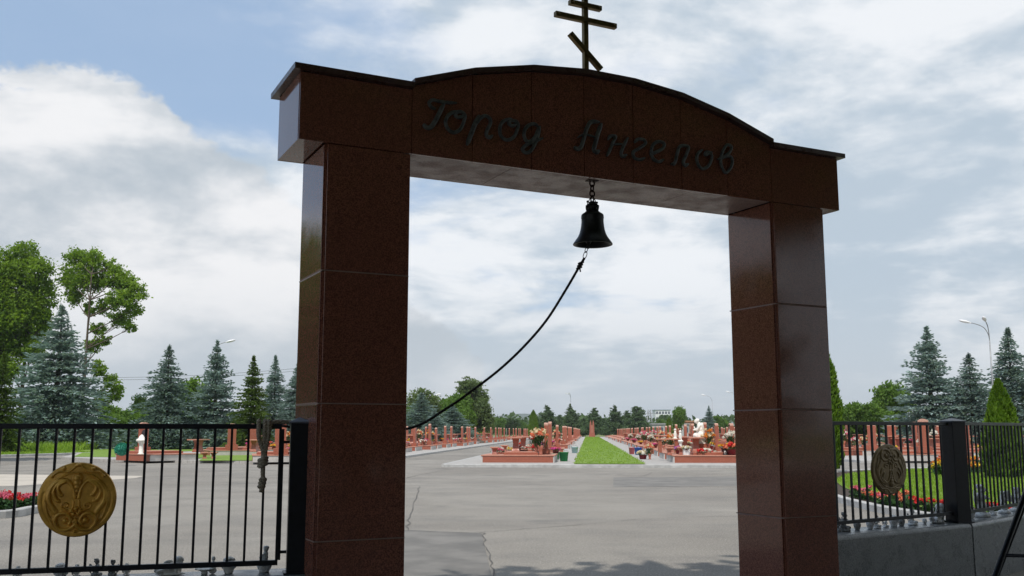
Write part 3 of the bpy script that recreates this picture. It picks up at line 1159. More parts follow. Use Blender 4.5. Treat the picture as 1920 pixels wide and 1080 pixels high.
balls = [(0, U_((0, 130))[1], 0.045, 0.9), (0.38, U_((0, 175))[1], 0.045, 0.8), (-0.38, U_((0, 175))[1], 0.045, 0.8), (0.65, U_((0, 262))[1], 0.045, 0.8), (-0.65, U_((0, 262))[1], 0.045, 0.8),
         (0, U_((0, 290))[1], 0.125, 1.5), (0, U_((0, 340))[1], 0.115, 1.3), (0, U_((0, 390))[1], 0.085, 1.0), (0, U_((0, 440))[1], 0.055, 0.8), (0, U_((0, 490))[1], 0.035, 0.5),
         (0, U_((0, 655))[1], 0.06, 1.2), (0.11, U_((0, 680))[1], 0.06, 1.1), (-0.11, U_((0, 680))[1], 0.06, 1.1), (0.06, U_((0, 715))[1], 0.06, 0.8), (-0.06, U_((0, 715))[1], 0.06, 0.8),
         (0, U_((0, 785))[1], 0.055, 1.2), (0, U_((0, 925))[1], 0.042, 0.9), (0.25, U_((0, 790))[1], 0.085, 1.2), (-0.25, U_((0, 790))[1], 0.085, 1.2)]


def medallion_mesh(name, mat, R, relief=0.095):
    nr, na = 84, 220
    rr = np.linspace(0, 1, nr + 1)[1:]
    aa = np.linspace(0, 2 * pi, na, endpoint=False)
    X = np.concatenate([[0], (rr[:, None] * np.cos(aa)).ravel()])
    Y = np.concatenate([[0], (rr[:, None] * np.sin(aa)).ravel()])
    H = np.zeros(len(X))
    for pts, wd, hh_ in strk:
        d = np.full(len(X), 9.0)
        for a, b in zip(pts[:-1], pts[1:]):
            ab = b - a
            t_ = np.clip(((X - a[0]) * ab[0] + (Y - a[1]) * ab[1]) / max(1e-9, ab @ ab), 0, 1)
            d = np.minimum(d, np.hypot(X - a[0] - t_ * ab[0], Y - a[1] - t_ * ab[1]))
        H = np.maximum(H, hh_ * np.sqrt(np.clip(1 - (d / (wd * 0.82)) ** 2, 0, 1)))
    for x, y, r, hh_ in balls:
        H = np.maximum(H, hh_ * np.sqrt(np.clip(1 - ((X - x) ** 2 + (Y - y) ** 2) / r ** 2, 0, 1)))
    rad = np.hypot(X, Y)
    dome = 0.055 * (1 - rad ** 2) - 0.012 * np.exp(-((rad - 0.86) / 0.03) ** 2) * (Y < 0.2)
    edge_ = -0.05 * np.clip((rad - 0.965) / 0.035, 0, 1) ** 2
    Z = R * (dome + edge_ + H * relief)
    vs = [(R * x, -z, R * y) for x, y, z in zip(X, Y, Z)]
    fs = [(0, 1 + k, 1 + (k + 1) % na) for k in range(na)]
    for i in range(nr - 1):
        b0, b1 = 1 + i * na, 1 + (i + 1) * na
        fs += [(b0 + k, b1 + k, b1 + (k + 1) % na, b0 + (k + 1) % na) for k in range(na)]
    mb = MB()
    mb.add(vs, [f[::-1] for f in fs], 0, True)
    b = 1 + (nr - 1) * na
    n0 = len(mb.v)
    rim = [(mb.v[b + k][0], 0.022, mb.v[b + k][2]) for k in range(na)]
    mb.v += rim
    for k in range(na):
        mb.f.append((b + k, b + (k + 1) % na, n0 + (k + 1) % na, n0 + k))
        mb.m.append(0)
        mb.sm.append(False)
    mb.f.append(tuple(n0 + k for k in range(na)))
    mb.m.append(0)
    mb.sm.append(False)
    me = mb.mesh(name, mat)
    bm = bmesh.new()
    bm.from_mesh(me)
    bmesh.ops.recalc_face_normals(bm, faces=bm.faces[:])
    bm.to_mesh(me)
    bm.free()
    return me


def on_line(px, a, b):
    """distance along a-b where the vertical plane of that picture column crosses it"""
    r = ray(px, 790)
    A = Vector((a[0], a[1]))
    B = Vector((b[0], b[1]))
    d = (B - A).normalized()
    # A + d s = r.xy k
    den = d.x * r[1] - d.y * r[0]
    return (A.y * r[0] - A.x * r[1]) / den


def medallion(px, py, a, b, mat, R, label, flip):
    s_ = on_line(px, a, b)
    A = Vector((a[0], a[1], 0))
    d = (Vector((b[0], b[1], 0)) - A).normalized()
    p = A + d * s_
    z = at(px, py, p.y).z
    me = medallion_mesh('medallion', mat, R, 0.045 if flip else 0.1)
    nrm = Vector((d.y, -d.x, 0))
    o = mesh_obj('medallion', me, None, p + nrm * 0.036 + Vector((0, 0, z)), atan2(d.y, d.x))
    if flip:
        o.rotation_euler = (0, pi, atan2(d.y, d.x) + 0)
        o.scale = (1, 1, 1)
    tag(o, label, 'medallion')
    return o


medallion(155, 936, LA, LB, M['gold'], 0.25, 'round golden medallion embossed with scrolls and a fan of petals', False)
md2 = medallion(1658, 880, R1, R2, M['goldbrown'], 0.262, 'dark brown embossed medallion mounted on the fence above begonias', True)
md2.scale = (1.13, 1, 1)

# rope wound over the rail
s0 = on_line(497, LA, LB)
dL = (Vector((*LB, 0)) - Vector((*LA, 0))).normalized()
nL = Vector((dL.y, -dL.x, 0))
base_ = Vector((*LA, 0)) + dL * s0


def lp(along, out_, z):
    return base_ + dL * along + nL * out_ + Vector((0, 0, z))


mb = MB()
RR = dict(R=0.0085, r=0.0092, pitch=0.062)
F = 0.033
zt_ = 1.70
pa = [lp(0.19, -0.03, 1.71), lp(0.12, -0.01, zt_ + 0.015), lp(0.055, 0.0, zt_ + 0.012), lp(0.035, F, 1.665)]
rope(mb, catmull(pa, 10), **RR)
for x0, x1 in ((-0.043, -0.012), (0.0, 0.003), (0.026, 0.012)):
    loop = [lp(x0, -0.03, 1.62), lp(x0, -F, 1.67), lp(x0, -0.012, zt_ + 0.018), lp(x0, 0.02, zt_ + 0.012), lp(x0, F + 0.004, 1.66), lp(x0 * 0.9, F + 0.004, 1.60), lp(x1 * 0.7, F, 1.51), lp(x1 * 0.5, F, 1.44)]
    rope(mb, catmull(loop, 8), **RR)
zz_ = 1.45
for k in range(3):
    c = lp(-0.006, F, zz_ - k * 0.02)
    ring = [c + dL * (0.024 * cos(a)) + nL * (0.022 * sin(a)) + Vector((0, 0, 0.01 * cos(a))) for a in np.linspace(0, 2 * pi, 14)]
    rope(mb, ring, **RR)
tail = [lp(-0.004, F, 1.41), lp(-0.004, F, 1.36), lp(-0.002, F, 1.31), lp(-0.006, F, 1.25), lp(-0.012, F, 1.22)]
rope(mb, catmull(tail, 8), **RR)
for k in range(3):
    c = lp(-0.002 - 0.004 * k, F, 1.305 - k * 0.024)
    ring = [c + dL * (0.018 * cos(a)) + nL * (0.018 * sin(a)) + Vector((0, 0, 0.008 * sin(a))) for a in np.linspace(0, 2 * pi, 12)]
    rope(mb, ring, R=0.006, r=0.0075, pitch=0.05)
tag(mb.build('rope_hank', M['rope']), 'thick brown rope looped over the fence rail with knotted tail', 'rope')

# easel whose leg shows at the picture's edge
mb = MB()
e0 = empty('easel_stand', (2.75, 4.9, 0), 0.0)
tag(e0, 'thin dark metal easel standing in front of the grey granite wall', 'easel')
pA = at(1858, 1100, 5.0)
pB = at(1940, 878, 5.05)
d_ = (pB - pA).normalized()
foot = pA - d_ * (pA.z / d_.z)
topp = foot + d_ * (1.55 / d_.z)
off = Vector((2.75, 4.9, 0))
mb.tube([foot - off, topp - off], 0.0135, 10)
mb.build('leg', M['black'], e0)
foot2 = foot + Vector((0.75, 0.05, 0))
mb = MB()
mb.tube([foot2 - off, topp + Vector((0.05, 0, 0)) - off], 0.0135, 10)
mb.build('leg', M['black'], e0)
mb = MB()
mb.tube([topp + Vector((0.03, 0.02, 0)) - off, foot + Vector((0.4, 0.75, 0)) - off], 0.0135, 10)
mb.build('leg', M['black'], e0)
qa = at(1880, 1041, 5.015) - off
mb = MB()
mb.tube([qa, qa + Vector((0.52, 0.03, -0.015))], 0.009, 8)
mb.build('crossbar', M['black'], e0)


# ------------------------------------------------------------------ small plaster figures on the wall tops
def E(mb, c, r, rx=0, ry=0, rz=0):
    R = (Matrix.Rotation(rz, 3, 'Z') @ Matrix.Rotation(ry, 3, 'Y') @ Matrix.Rotation(rx, 3, 'X'))
    mb.ball(c, r, 0, None, 12, 8, R)


def fig_kneeling():
    mb = MB()
    mb.lathe([(0.062, 0), (0.07, 0.008), (0.068, 0.02), (0.055, 0.028)], 16)
    E(mb, (0, 0.01, 0.045), (0.055, 0.062, 0.03))
    E(mb, (0.028, -0.03, 0.045), (0.022, 0.04, 0.022))
    E(mb, (-0.028, -0.03, 0.045), (0.022, 0.04, 0.022))
    E(mb, (0, 0.012, 0.10), (0.034, 0.03, 0.055))
    E(mb, (0.034, -0.012, 0.115), (0.013, 0.03, 0.014), 0.7)
    E(mb, (-0.034, -0.012, 0.115), (0.013, 0.03, 0.014), 0.7)
    E(mb, (0, -0.034, 0.125), (0.014, 0.014, 0.024))
    E(mb, (0, -0.002, 0.155), (0.012, 0.012, 0.02))
    E(mb, (0, -0.004, 0.188), (0.027, 0.029, 0.031))
    E(mb, (0, -0.034, 0.184), (0.005, 0.006, 0.006))
    for k in range(16):
        a = k * 2.4
        E(mb, (0.024 * cos(a), 0.006 + 0.022 * sin(a), 0.196 + 0.012 * (k % 3)), (0.01, 0.01, 0.01))
    for s_ in (-1, 1):
        E(mb, (s_ * 0.04, 0.042, 0.125), (0.028, 0.009, 0.055), 0, s_ * 0.55)
        E(mb, (s_ * 0.055, 0.045, 0.10), (0.018, 0.008, 0.04), 0, s_ * 0.3)
    return mb


def fig_reclining():
    mb = MB()
    E(mb, (0, 0, 0.018), (0.15, 0.06, 0.018))
    E(mb, (-0.02, 0, 0.06), (0.085, 0.045, 0.045), 0, -0.25)
    E(mb, (-0.105, 0.01, 0.045), (0.06, 0.028, 0.028), 0, 0.2)
    E(mb, (-0.10, -0.03, 0.045), (0.05, 0.022, 0.022), 0, 0, 0.5)
    E(mb, (0.06, -0.03, 0.07), (0.022, 0.02, 0.055), 0, 0.3)
    E(mb, (0.085, 0.02, 0.07), (0.022, 0.02, 0.05), 0, -0.2)
    E(mb, (0.075, -0.012, 0.135), (0.042, 0.042, 0.045))
    E(mb, (0.085, -0.054, 0.13), (0.008, 0.009, 0.009))
    for k in range(30):
        a = k * 2.4
        t_ = 0.3 + 1.2 * (k / 30)
        E(mb, (0.075 + 0.042 * sin(t_) * cos(a), -0.004 + 0.04 * sin(t_) * sin(a), 0.142 + 0.04 * cos(t_)), (0.013, 0.013, 0.012))
    E(mb, (-0.02, 0.04, 0.115), (0.05, 0.01, 0.035), 0.3, -0.5)
    E(mb, (-0.045, -0.02, 0.12), (0.05, 0.01, 0.03), -0.3, -0.6)
    return mb


def fig_shell():
    mb = MB()
    mb.lathe([(0.03, 0), (0.04, 0.01), (0.03, 0.03), (0.05, 0.04), (0.095, 0.055), (0.10, 0.065), (0.08, 0.058), (0.02, 0.048)], 18)
    for k in range(9):
        a = k * 2 * pi / 9
        E(mb, (0.09 * cos(a), 0.09 * sin(a), 0.06), (0.02, 0.02, 0.008))
    E(mb, (0.085, 0.02, 0.04), (0.045, 0.04, 0.04))
    E(mb, (0.09, 0.02, 0.095), (0.028, 0.025, 0.045))
    E(mb, (0.06, 0.0, 0.10), (0.03, 0.011, 0.011), 0, 0.5)
    E(mb, (0.09, 0.0, 0.165), (0.023, 0.024, 0.027))
    E(mb, (0.09, 0.02, 0.14), (0.012, 0.012, 0.02))
    return mb


def fig_urn():
    mb = MB()
    mb.lathe([(0.035, 0), (0.045, 0.008), (0.05, 0.03), (0.066, 0.075), (0.07, 0.11), (0.06, 0.125), (0.045, 0.128)], 18)
    for k in range(22):
        a = k * 2.4
        r = 0.05 * sqrt(k / 22)
        E(mb, (r * cos(a), r * sin(a), 0.135 + 0.022 * (1 - k / 22)), (0.016, 0.016, 0.014))
    for s_ in (-1, 1):
        E(mb, (s_ * 0.062, 0, 0.085), (0.014, 0.03, 0.035))
    return mb


def fig_onball():
    mb = MB()
    E(mb, (0, 0, 0.075), (0.085, 0.08, 0.075))
    mb.lathe([(0.05, 0), (0.06, 0.01), (0.055, 0.03)], 16)
    E(mb, (0.0, 0, 0.165), (0.042, 0.035, 0.04))
    E(mb, (0.01, 0, 0.205), (0.03, 0.026, 0.04))
    E(mb, (-0.035, -0.02, 0.185), (0.045, 0.011, 0.011), 0, -0.7)
    E(mb, (0.012, -0.004, 0.262), (0.032, 0.032, 0.032))
    E(mb, (0.015, 0.002, 0.278), (0.036, 0.036, 0.02))
    return mb


def fig_winged():
    mb = MB()
    mb.lathe([(0.075, 0), (0.085, 0.01), (0.085, 0.03), (0.06, 0.045)], 18)
    E(mb, (0, 0.0, 0.10), (0.062, 0.055, 0.075))
    E(mb, (0, 0.0, 0.185), (0.05, 0.045, 0.06))
    E(mb, (0, -0.012, 0.265), (0.036, 0.038, 0.042))
    E(mb, (0, -0.052, 0.26), (0.007, 0.008, 0.008))
    E(mb, (0.03, -0.05, 0.19), (0.016, 0.04, 0.016), 0.5)
    E(mb, (-0.03, -0.05, 0.19), (0.016, 0.04, 0.016), 0.5)
    for s_ in (-1, 1):
        for j in range(4):
            E(mb, (s_ * (0.055 + 0.022 * j), 0.045, 0.20 + 0.02 * j - 0.02 * j * j * 0.5), (0.022, 0.012, 0.085 - 0.012 * j), 0, s_ * (0.15 + 0.16 * j))
    for k in range(14):
        a = k * 2.4
        E(mb, (0.03 * cos(a), 0.028 * sin(a), 0.285 + 0.01 * (k % 3)), (0.013, 0.013, 0.012))
    return mb


FIG = {}
for nm, fn in (('kneeling', fig_kneeling), ('reclining', fig_reclining), ('shell', fig_shell), ('urn', fig_urn), ('onball', fig_onball), ('winged', fig_winged)):
    for mt in ('greystone', 'white', 'darkstone'):
        pass
    FIG[nm] = remeshed('plaster_figurine', fn(), M['greystone'], 0.0055, 2)


FH = {'kneeling': 0.222, 'urn': 0.165, 'reclining': 0.190, 'shell': 0.192, 'onball': 0.298, 'winged': 0.305}


def figurine(kind, px, a, b, back, top, mat, face, label, cat='figurine'):
    s_ = on_line(px, a, b)
    A = Vector((a[0], a[1], 0))
    d = (Vector((b[0], b[1], 0)) - A).normalized()
    p = A + d * s_ + Vector((-d.y, d.x, 0)) * back
    scale = (at(px, top, p.y).z - ZW) / FH[kind]
    me = FIG[kind]
    o = mesh_obj('plaster_figurine', me, None, (p.x, p.y, ZW), atan2(d.y, d.x) + face)
    o.scale = (scale, scale, scale)
    if mat != 'greystone':
        o.material_slots[0].link = 'OBJECT'
        o.material_slots[0].material = M[mat]
    tag(o, label, cat)
    return o


for k, px, sc, mt, fc, lb in [
    ('kneeling', 48, 1062, 'white', 0.3, 'white kneeling angel figurine nearest the end of the golden medallion fence'),
    ('urn', 128, 1056, 'greystone', 0.0, 'grey figurine under the golden medallion with only its rounded head above the rail'),
    ('kneeling', 158, 1059, 'greystone', 0.6, 'grey kneeling angel just past the golden medallion'),
    ('kneeling', 194, 1048, 'darkstone', 2.6, 'dark grey kneeling figure with round head under the fence rail'),
    ('kneeling', 224, 1050, 'darkstone', -2.8, 'blackened kneeling figure beside the low white cherub'),
    ('kneeling', 250, 1057, 'white', 0.2, 'small white cherub lifting its head over the bottom rail'),
    ('reclining', 332, 1043, 'white', 0.1, 'large pale cherub with curly hair lying on the wall'),
    ('shell', 395, 1043, 'white', 0.0, 'pale bird bath figurine of a child sitting by a shell dish'),
    ('urn', 440, 1044, 'white', 0.0, 'pale urn figurine topped with curls'),
    ('onball', 506, 1023, 'greystone', 0.0, 'grey figurine sitting on a round pot beside the fence post'),
]:
    figurine(k, px, LA, LB, 0.10, sc, mt, fc, lb)
for k, px, sc, mt, fc, lb in [
    ('kneeling', 1577, 973, 'darkstone', 0.0, 'small dark figurine tight against the gate pillar on the grey wall'),
    ('kneeling', 1590, 961, 'darkstone', 0.4, 'dark kneeling angel, second from the gate pillar on the grey wall'),
    ('urn', 1613, 977, 'darkstone', 0.0, 'low dark urn figurine, third from the gate pillar on the grey wall'),
    ('urn', 1637, 973, 'greystone', 0.0, 'low grey urn figurine below the kerb of the begonia bed'),
    ('kneeling', 1650, 967, 'greystone', 0.2, 'little grey angel under the brown medallion rim'),
    ('kneeling', 1666, 972, 'greystone', -0.3, 'tiny grey angel straight below the brown medallion'),
    ('urn', 1681, 966, 'greystone', 0.0, 'round grey pot figurine just past the brown medallion'),
    ('urn', 1695, 970, 'darkstone', 0.0, 'small blackish pot figurine between two grey ones'),
    ('kneeling', 1716, 955, 'greystone', 0.1, 'grey angel figurine in front of the coral begonias'),
    ('urn', 1738, 972, 'greystone', 0.0, 'smallest grey pot figurine standing alone before the thick post'),
    ('reclining', 1762, 944, 'greystone', 0.2, 'stout grey figurine touching the thick fence post'),
]:
    figurine(k, px, R1, R2, 0.10, sc, mt, fc, lb)
for k, px, sc, mt, fc, lb in [
    ('urn', 1824, 948, 'greystone', 0.0, 'small grey pot figurine just after the thick post'),
    ('winged', 1845, 910, 'greystone', 0.3, 'big grey angel with spread feathered wings behind the fence'),
    ('kneeling', 1866, 944, 'greystone', 0.0, 'low grey angel between the winged one and its upright neighbour'),
    ('winged', 1887, 922, 'greystone', 0.5, 'upright grey figurine with folded wings below the thuja'),
    ('winged', 1910, 915, 'greystone', -0.4, 'grey winged figurine behind the upper end of the easel leg'),
]:
    figurine(k, px, R3, R4, 0.10, sc, mt, fc, lb)
# ------------------------------------------------------------------ graves
def rounded_slab(mb, y0, y1, z0, z1, x0, x1, mi=0, n=10):
    r = (y1 - y0) / 2
    yc = (y0 + y1) / 2
    k = 0.55
    poly = [(y0, z0), (y1, z0), (y1, z1 - r * k)] + [(yc + r * cos(a), z1 - r * k + r * k * sin(a)) for a in np.linspace(0, pi, n)[1:-1]] + [(y0, z1 - r * k)]
    mb.prism(poly, x0, x1, 'x', mi)


def mb_platform(L=3.55, Dp=3.5, h=0.36):
    mb = MB()
    e = 0.0
    mb.box(-L / 2 + 0.06, L / 2 - 0.06, -Dp / 2, Dp / 2, -0.02, h - 0.05, 0)
    for s_ in (-1, 1):
        a, b = sorted((s_ * L / 2, s_ * (L / 2 - 0.058)))
        mb.box(a, b, -Dp / 2 + 0.004, Dp / 2 - 0.004, -0.02, h - 0.052, 1)
    mb.box(-L / 2 - 0.03, L / 2 + 0.03, -Dp / 2 - 0.03, Dp / 2 + 0.03, h - 0.05, h, 2, bev=0.008)
    # raised bed in the middle
    mb.box(-0.75, 0.95, -1.15, 1.15, h - 0.001, h + 0.11, 0)
    mb.box(-0.68, 0.88, -1.08, 1.08, h + 0.1, h + 0.14, 2, bev=0.006)
    return mb


PM = [M['red'], M['conc'], M['redtop']]
me_plat = mb_platform().mesh('platform', PM)
me_plat_s = mb_platform(3.3, 2.7, 0.34).mesh('platform', PM)


def mb_stele(mb=None, x=1.3, z0=0.36):
    mb = mb or MB()
    rounded_slab(mb, -0.25, 0.25, z0 + 0.30, z0 + 1.62, x - 0.09, x + 0.09, 0)
    return mb


mb = mb_stele()
# pale band on the slab's crown, its sunlit top put into colour
rounded_slab(mb, -0.235, 0.235, 1.925, 1.99, 1.3 - 0.082, 1.3 + 0.082, 1)
rounded_slab(mb, -0.252, 0.252, 1.915, 1.985, 1.3 - 0.0925, 1.3 + 0.0925, 1)
me_stele = mb.mesh('stele', [M['red'], M['cap']])
mb = MB()
mb.box(1.3 - 0.19, 1.3 + 0.19, -0.36, 0.36, 0.355, 0.66, 0, bev=0.008)
me_sbase = mb.mesh('stele_base', M['red'])
mb = MB()
mb.prism([(y * 0.17, 1.38 + z * 0.22) for y, z in [(cos(a), sin(a)) for a in np.linspace(0, 2 * pi, 20, endpoint=False)]], 1.3 - 0.098, 1.3 - 0.085, 'x', 0)
me_plaque = mb.mesh('portrait_plaque', M['plaque'])
mb = MB()
mb.box(-0.37, 0.37, -0.55, 0.55, 0.66, 0.72, 0, bev=0.008)
me_ttop = mb.mesh('table_top', M['redtop'])
mb = MB()


def ped(mb, prof, yw):
    n = len(prof)
    vs = []
    for r, z in prof:
        vs += [(-r, -yw * r / 0.14, z), (r, -yw * r / 0.14, z), (r, yw * r / 0.14, z), (-r, yw * r / 0.14, z)]
    fs = []
    for i in range(n - 1):
        fs += [(4 * i + k, 4 * i + (k + 1) % 4, 4 * i + 4 + (k + 1) % 4, 4 * i + 4 + k) for k in range(4)]
    fs += [(3, 2, 1, 0), (4 * n - 4, 4 * n - 3, 4 * n - 2, 4 * n - 1)]
    mb.add(vs, fs)


ped(mb, [(0.20, 0), (0.195, 0.05), (0.165, 0.14), (0.135, 0.30), (0.13, 0.42), (0.15, 0.56), (0.185, 0.661)], 0.2)
me_tped = mb.mesh('pedestal', M['red'])
mb = MB()
mb.box(-0.21, 0.21, -0.21, 0.21, 0.31, 0.37, 0, bev=0.01)
me_stop = mb.mesh('seat', M['redtop'])
mb = MB()
ped(mb, [(0.13, 0), (0.12, 0.04), (0.085, 0.14), (0.09, 0.2), (0.16, 0.311)], 0.14)
me_sped = mb.mesh('pedestal', M['red'])
# bench: slab on two legs
mb = MB()
mb.box(-0.65, 0.65, -0.25, 0.25, 0.66, 0.73, 0, bev=0.008)
me_btop = mb.mesh('table_top', M['redtop'])
mb = MB()
mb.box(-0.09, 0.09, -0.2, 0.2, 0, 0.661, 0)
me_bleg = mb.mesh('leg', M['red'])
# far plots in one mesh each
PM.append(M['cap'])
mbf = mb_platform()
mb_stele(mbf)
rounded_slab(mbf, -0.252, 0.252, 1.915, 1.985, 1.3 - 0.0925, 1.3 + 0.0925, 3)
mbf.box(1.3 - 0.19, 1.3 + 0.19, -0.36, 0.36, 0.355, 0.66, 0)
me_far = mbf.mesh('grave_plot', PM)
mbf = mb_platform(3.3, 2.7, 0.34)
mb_stele(mbf)
rounded_slab(mbf, -0.252, 0.252, 1.915, 1.985, 1.3 - 0.0925, 1.3 + 0.0925, 3)
mbf.box(1.3 - 0.19, 1.3 + 0.19, -0.36, 0.36, 0.335, 0.66, 0)
me_far_s = mbf.mesh('grave_plot', PM)
mbf = MB()
mbf.box(-0.37, 0.37, -0.55, 0.55, 0.66, 0.72, 1)
ped(mbf, [(0.20, 0), (0.135, 0.30), (0.185, 0.661)], 0.2)
me_tfar = mbf.mesh('stone_table', [M['red'], M['redtop']])


def grave(p, rz, label, group, near=True, small=False, sc=1.0, stele_scale=1.0, plaque=False, mirror_x=False):
    rz = rz + (pi if mirror_x else 0)
    if near:
        o = empty('grave_plot', p, rz)
        mesh_obj('platform', me_plat_s if small else me_plat, o)
        st = mesh_obj('stele', me_stele, o)
        st.scale = (1, 1, stele_scale)
        mesh_obj('stele_base', me_sbase, st)
        if plaque:
            mesh_obj('portrait_plaque', me_plaque, st)
    else:
        o = mesh_obj('grave_plot', me_far_s if small else me_far, None, p, rz)
    o.scale = (sc, sc, 1.0)
    tag(o, label, 'grave', group)
    return o


def local(p, rz, x, y, z):
    return Vector((p[0] + x * cos(rz) - y * sin(rz), p[1] + x * sin(rz) + y * cos(rz), p[2] + z))


def table(p, rz, label, group=None, near=True):
    if near:
        o = empty('stone_table', p, rz)
        mesh_obj('table_top', me_ttop, o)
        mesh_obj('pedestal', me_tped, o)
    else:
        o = mesh_obj('stone_table', me_tfar, None, p, rz)
    return tag(o, label, 'table', group)


def bench_table(p, rz, label, group=None):
    o = empty('stone_table', p, rz)
    mesh_obj('table_top', me_btop, o)
    mesh_obj('leg', me_bleg, o, (-0.42, 0, 0))
    mesh_obj('leg', me_bleg, o, (0.42, 0, 0))
    return tag(o, label, 'table', group)


def stool(p, rz, label, group=None):
    o = empty('stone_stool', p, rz)
    mesh_obj('seat', me_stop, o)
    mesh_obj('pedestal', me_sped, o)
    return tag(o, label, 'stool', group)


# bouquets ---------------------------------------------------------------
def petals(n, cx, r, flat, size):
    """clumps of small petals on a dome"""
    out_ = []
    for i in range(n):
        th = rng.uniform(0, 2 * pi)
        ph = np.arccos(rng.uniform(-0.15, 1))
        d = np.array([sin(ph) * cos(th), sin(ph) * sin(th), cos(ph) * flat])
        c = np.array(cx) + d * r * rng.uniform(0.75, 1.1)
        for k in range(5):
            nrm = d / np.linalg.norm(d) + rng.normal(0, 0.55, 3)
            nrm /= np.linalg.norm(nrm)
            u = np.cross(nrm, rng.normal(0, 1, 3))
            u /= np.linalg.norm(u)
            v = np.cross(nrm, u)
            cc = c + rng.normal(0, size * 0.45, 3)
            s1 = size * rng.uniform(0.6, 1.1)
            out_.append([cc - u * s1, cc - v * s1 * 0.8, cc + u * s1, cc + v * s1 * 0.8])
    return np.array(out_)


def bouquet_meshes(c1, c2, kind):
    fl = MB()
    if kind == 'tall':
        for k in range(13):
            a = k * 2.4
            r_ = 0.30 * sqrt((k + 0.3) / 13)
            cx = (r_ * cos(a), r_ * sin(a), 0.62 + 0.22 * (1 - k / 13) + rng.uniform(-0.08, 0.1))
            fl.quads(petals(11, cx, 0.065, 1.0, 0.035), k % 2)
        g = MB()
        q = []
        for k in range(90):
            a = rng.uniform(0, 2 * pi)
            r_ = rng.uniform(0.05, 0.28)
            c = np.array([r_ * cos(a), r_ * sin(a), rng.uniform(0.3, 0.66)])
            u = np.array([cos(a) * 0.5, sin(a) * 0.5, 0.9]) * 0.09
            v = np.array([-sin(a), cos(a), 0]) * 0.025
            q.append([c - u, c + v, c + u, c - v])
        fl.quads(np.array(q), 2)
        va = MB()
        va.lathe([(0.07, 0), (0.09, 0.02), (0.06, 0.05), (0.075, 0.18), (0.12, 0.34), (0.10, 0.34)], 14)
    elif kind == 'low':
        for k in range(9):
            a = k * 2.4
            r_ = 0.24 * sqrt((k + 0.3) / 9)
            fl.quads(petals(11, (r_ * cos(a), r_ * sin(a), 0.25 + rng.uniform(-0.03, 0.05)), 0.065, 0.8, 0.036), k % 2)
        q = []
        for k in range(60):
            a = rng.uniform(0, 2 * pi)
            r_ = rng.uniform(0.1, 0.3)
            c = np.array([r_ * cos(a), r_ * sin(a), rng.uniform(0.14, 0.24)])
            u = np.array([cos(a), sin(a), 0.2]) * 0.08
            v = np.array([-sin(a), cos(a), 0]) * 0.03
            q.append([c - u, c + v, c + u, c - v])
        fl.quads(np.array(q), 2)
        va = MB()
        va.lathe([(0.11, 0), (0.13, 0.015), (0.16, 0.17), (0.17, 0.18), (0.15, 0.18)], 14)
    else:   # wide spray lying on the slab
        for k in range(16):
            cx = (rng.uniform(-0.45, 0.45), rng.uniform(-0.2, 0.2), 0.14 + rng.uniform(-0.05, 0.10))
            fl.quads(petals(9, cx, 0.06, 0.9, 0.034), k % 2)
        q = []
        for k in range(80):
            c = np.array([rng.uniform(-0.5, 0.5), rng.uniform(-0.22, 0.22), rng.uniform(0.03, 0.16)])
            a = rng.uniform(0, 2 * pi)
            u = np.array([cos(a), sin(a), 0.3]) * 0.09
            v = np.array([-sin(a), cos(a), 0]) * 0.025
            q.append([c - u, c + v, c + u, c - v])
        fl.quads(np.array(q), 2)
        va = MB()
        va.box(-0.4, 0.4, -0.15, 0.15, 0, 0.06, 0, bev=0.01)
    mats = [M['f_' + c1], M['f_' + c2], M['stemgreen']]
    one = MB()
    one.v, one.f, one.m, one.sm = list(fl.v), list(fl.f), list(fl.m), list(fl.sm)
    one.add(va.v, va.f, 3, True)
    pot = M['p_pot'] if kind != 'low' else M['p_maroon']
    return fl.mesh('flowers', mats), va.mesh('vase', pot), one.mesh('bouquet', mats + [pot])


BQ = []
for c1, c2, kd in [('pink', 'white', 'tall'), ('red', 'coral', 'low'), ('white', 'cream', 'low'), ('yellow', 'orange', 'low'), ('coral', 'cream', 'tall'), ('purple', 'pink', 'low'),
                   ('white', 'pink', 'spray'), ('cream', 'yellow', 'spray'), ('pink', 'magenta', 'low'), ('white', 'white', 'tall'), ('orange', 'cream', 'tall'), ('red', 'white', 'spray')]:
    BQ.append((c1 if c1 == c2 else c1 + ' and ' + c2, {'tall': 'tall vase of', 'low': 'pot of', 'spray': 'low spray of'}[kd], bouquet_meshes(c1, c2, kd)))


def bouquet(i, p, label_tail, group, near=False, sc=1.0, rz=None):
    col, kd, (fm, vm, om) = BQ[i % len(BQ)]
    rz = random.uniform(0, 6.28) if rz is None else rz
    if near:
        o = empty('flower_bouquet', p, rz)
        mesh_obj('flowers', fm, o)
        mesh_obj('vase', vm, o)
    else:
        o = mesh_obj('flower_bouquet', om, None, p, rz)
    o.scale = (sc, sc, sc)
    tag(o, f'{kd} {col} blooms{label_tail if label_tail[0] == chr(44) else chr(32) + label_tail}', 'flowers', group)
    return o


Z0 = ZP
seen_far = 0


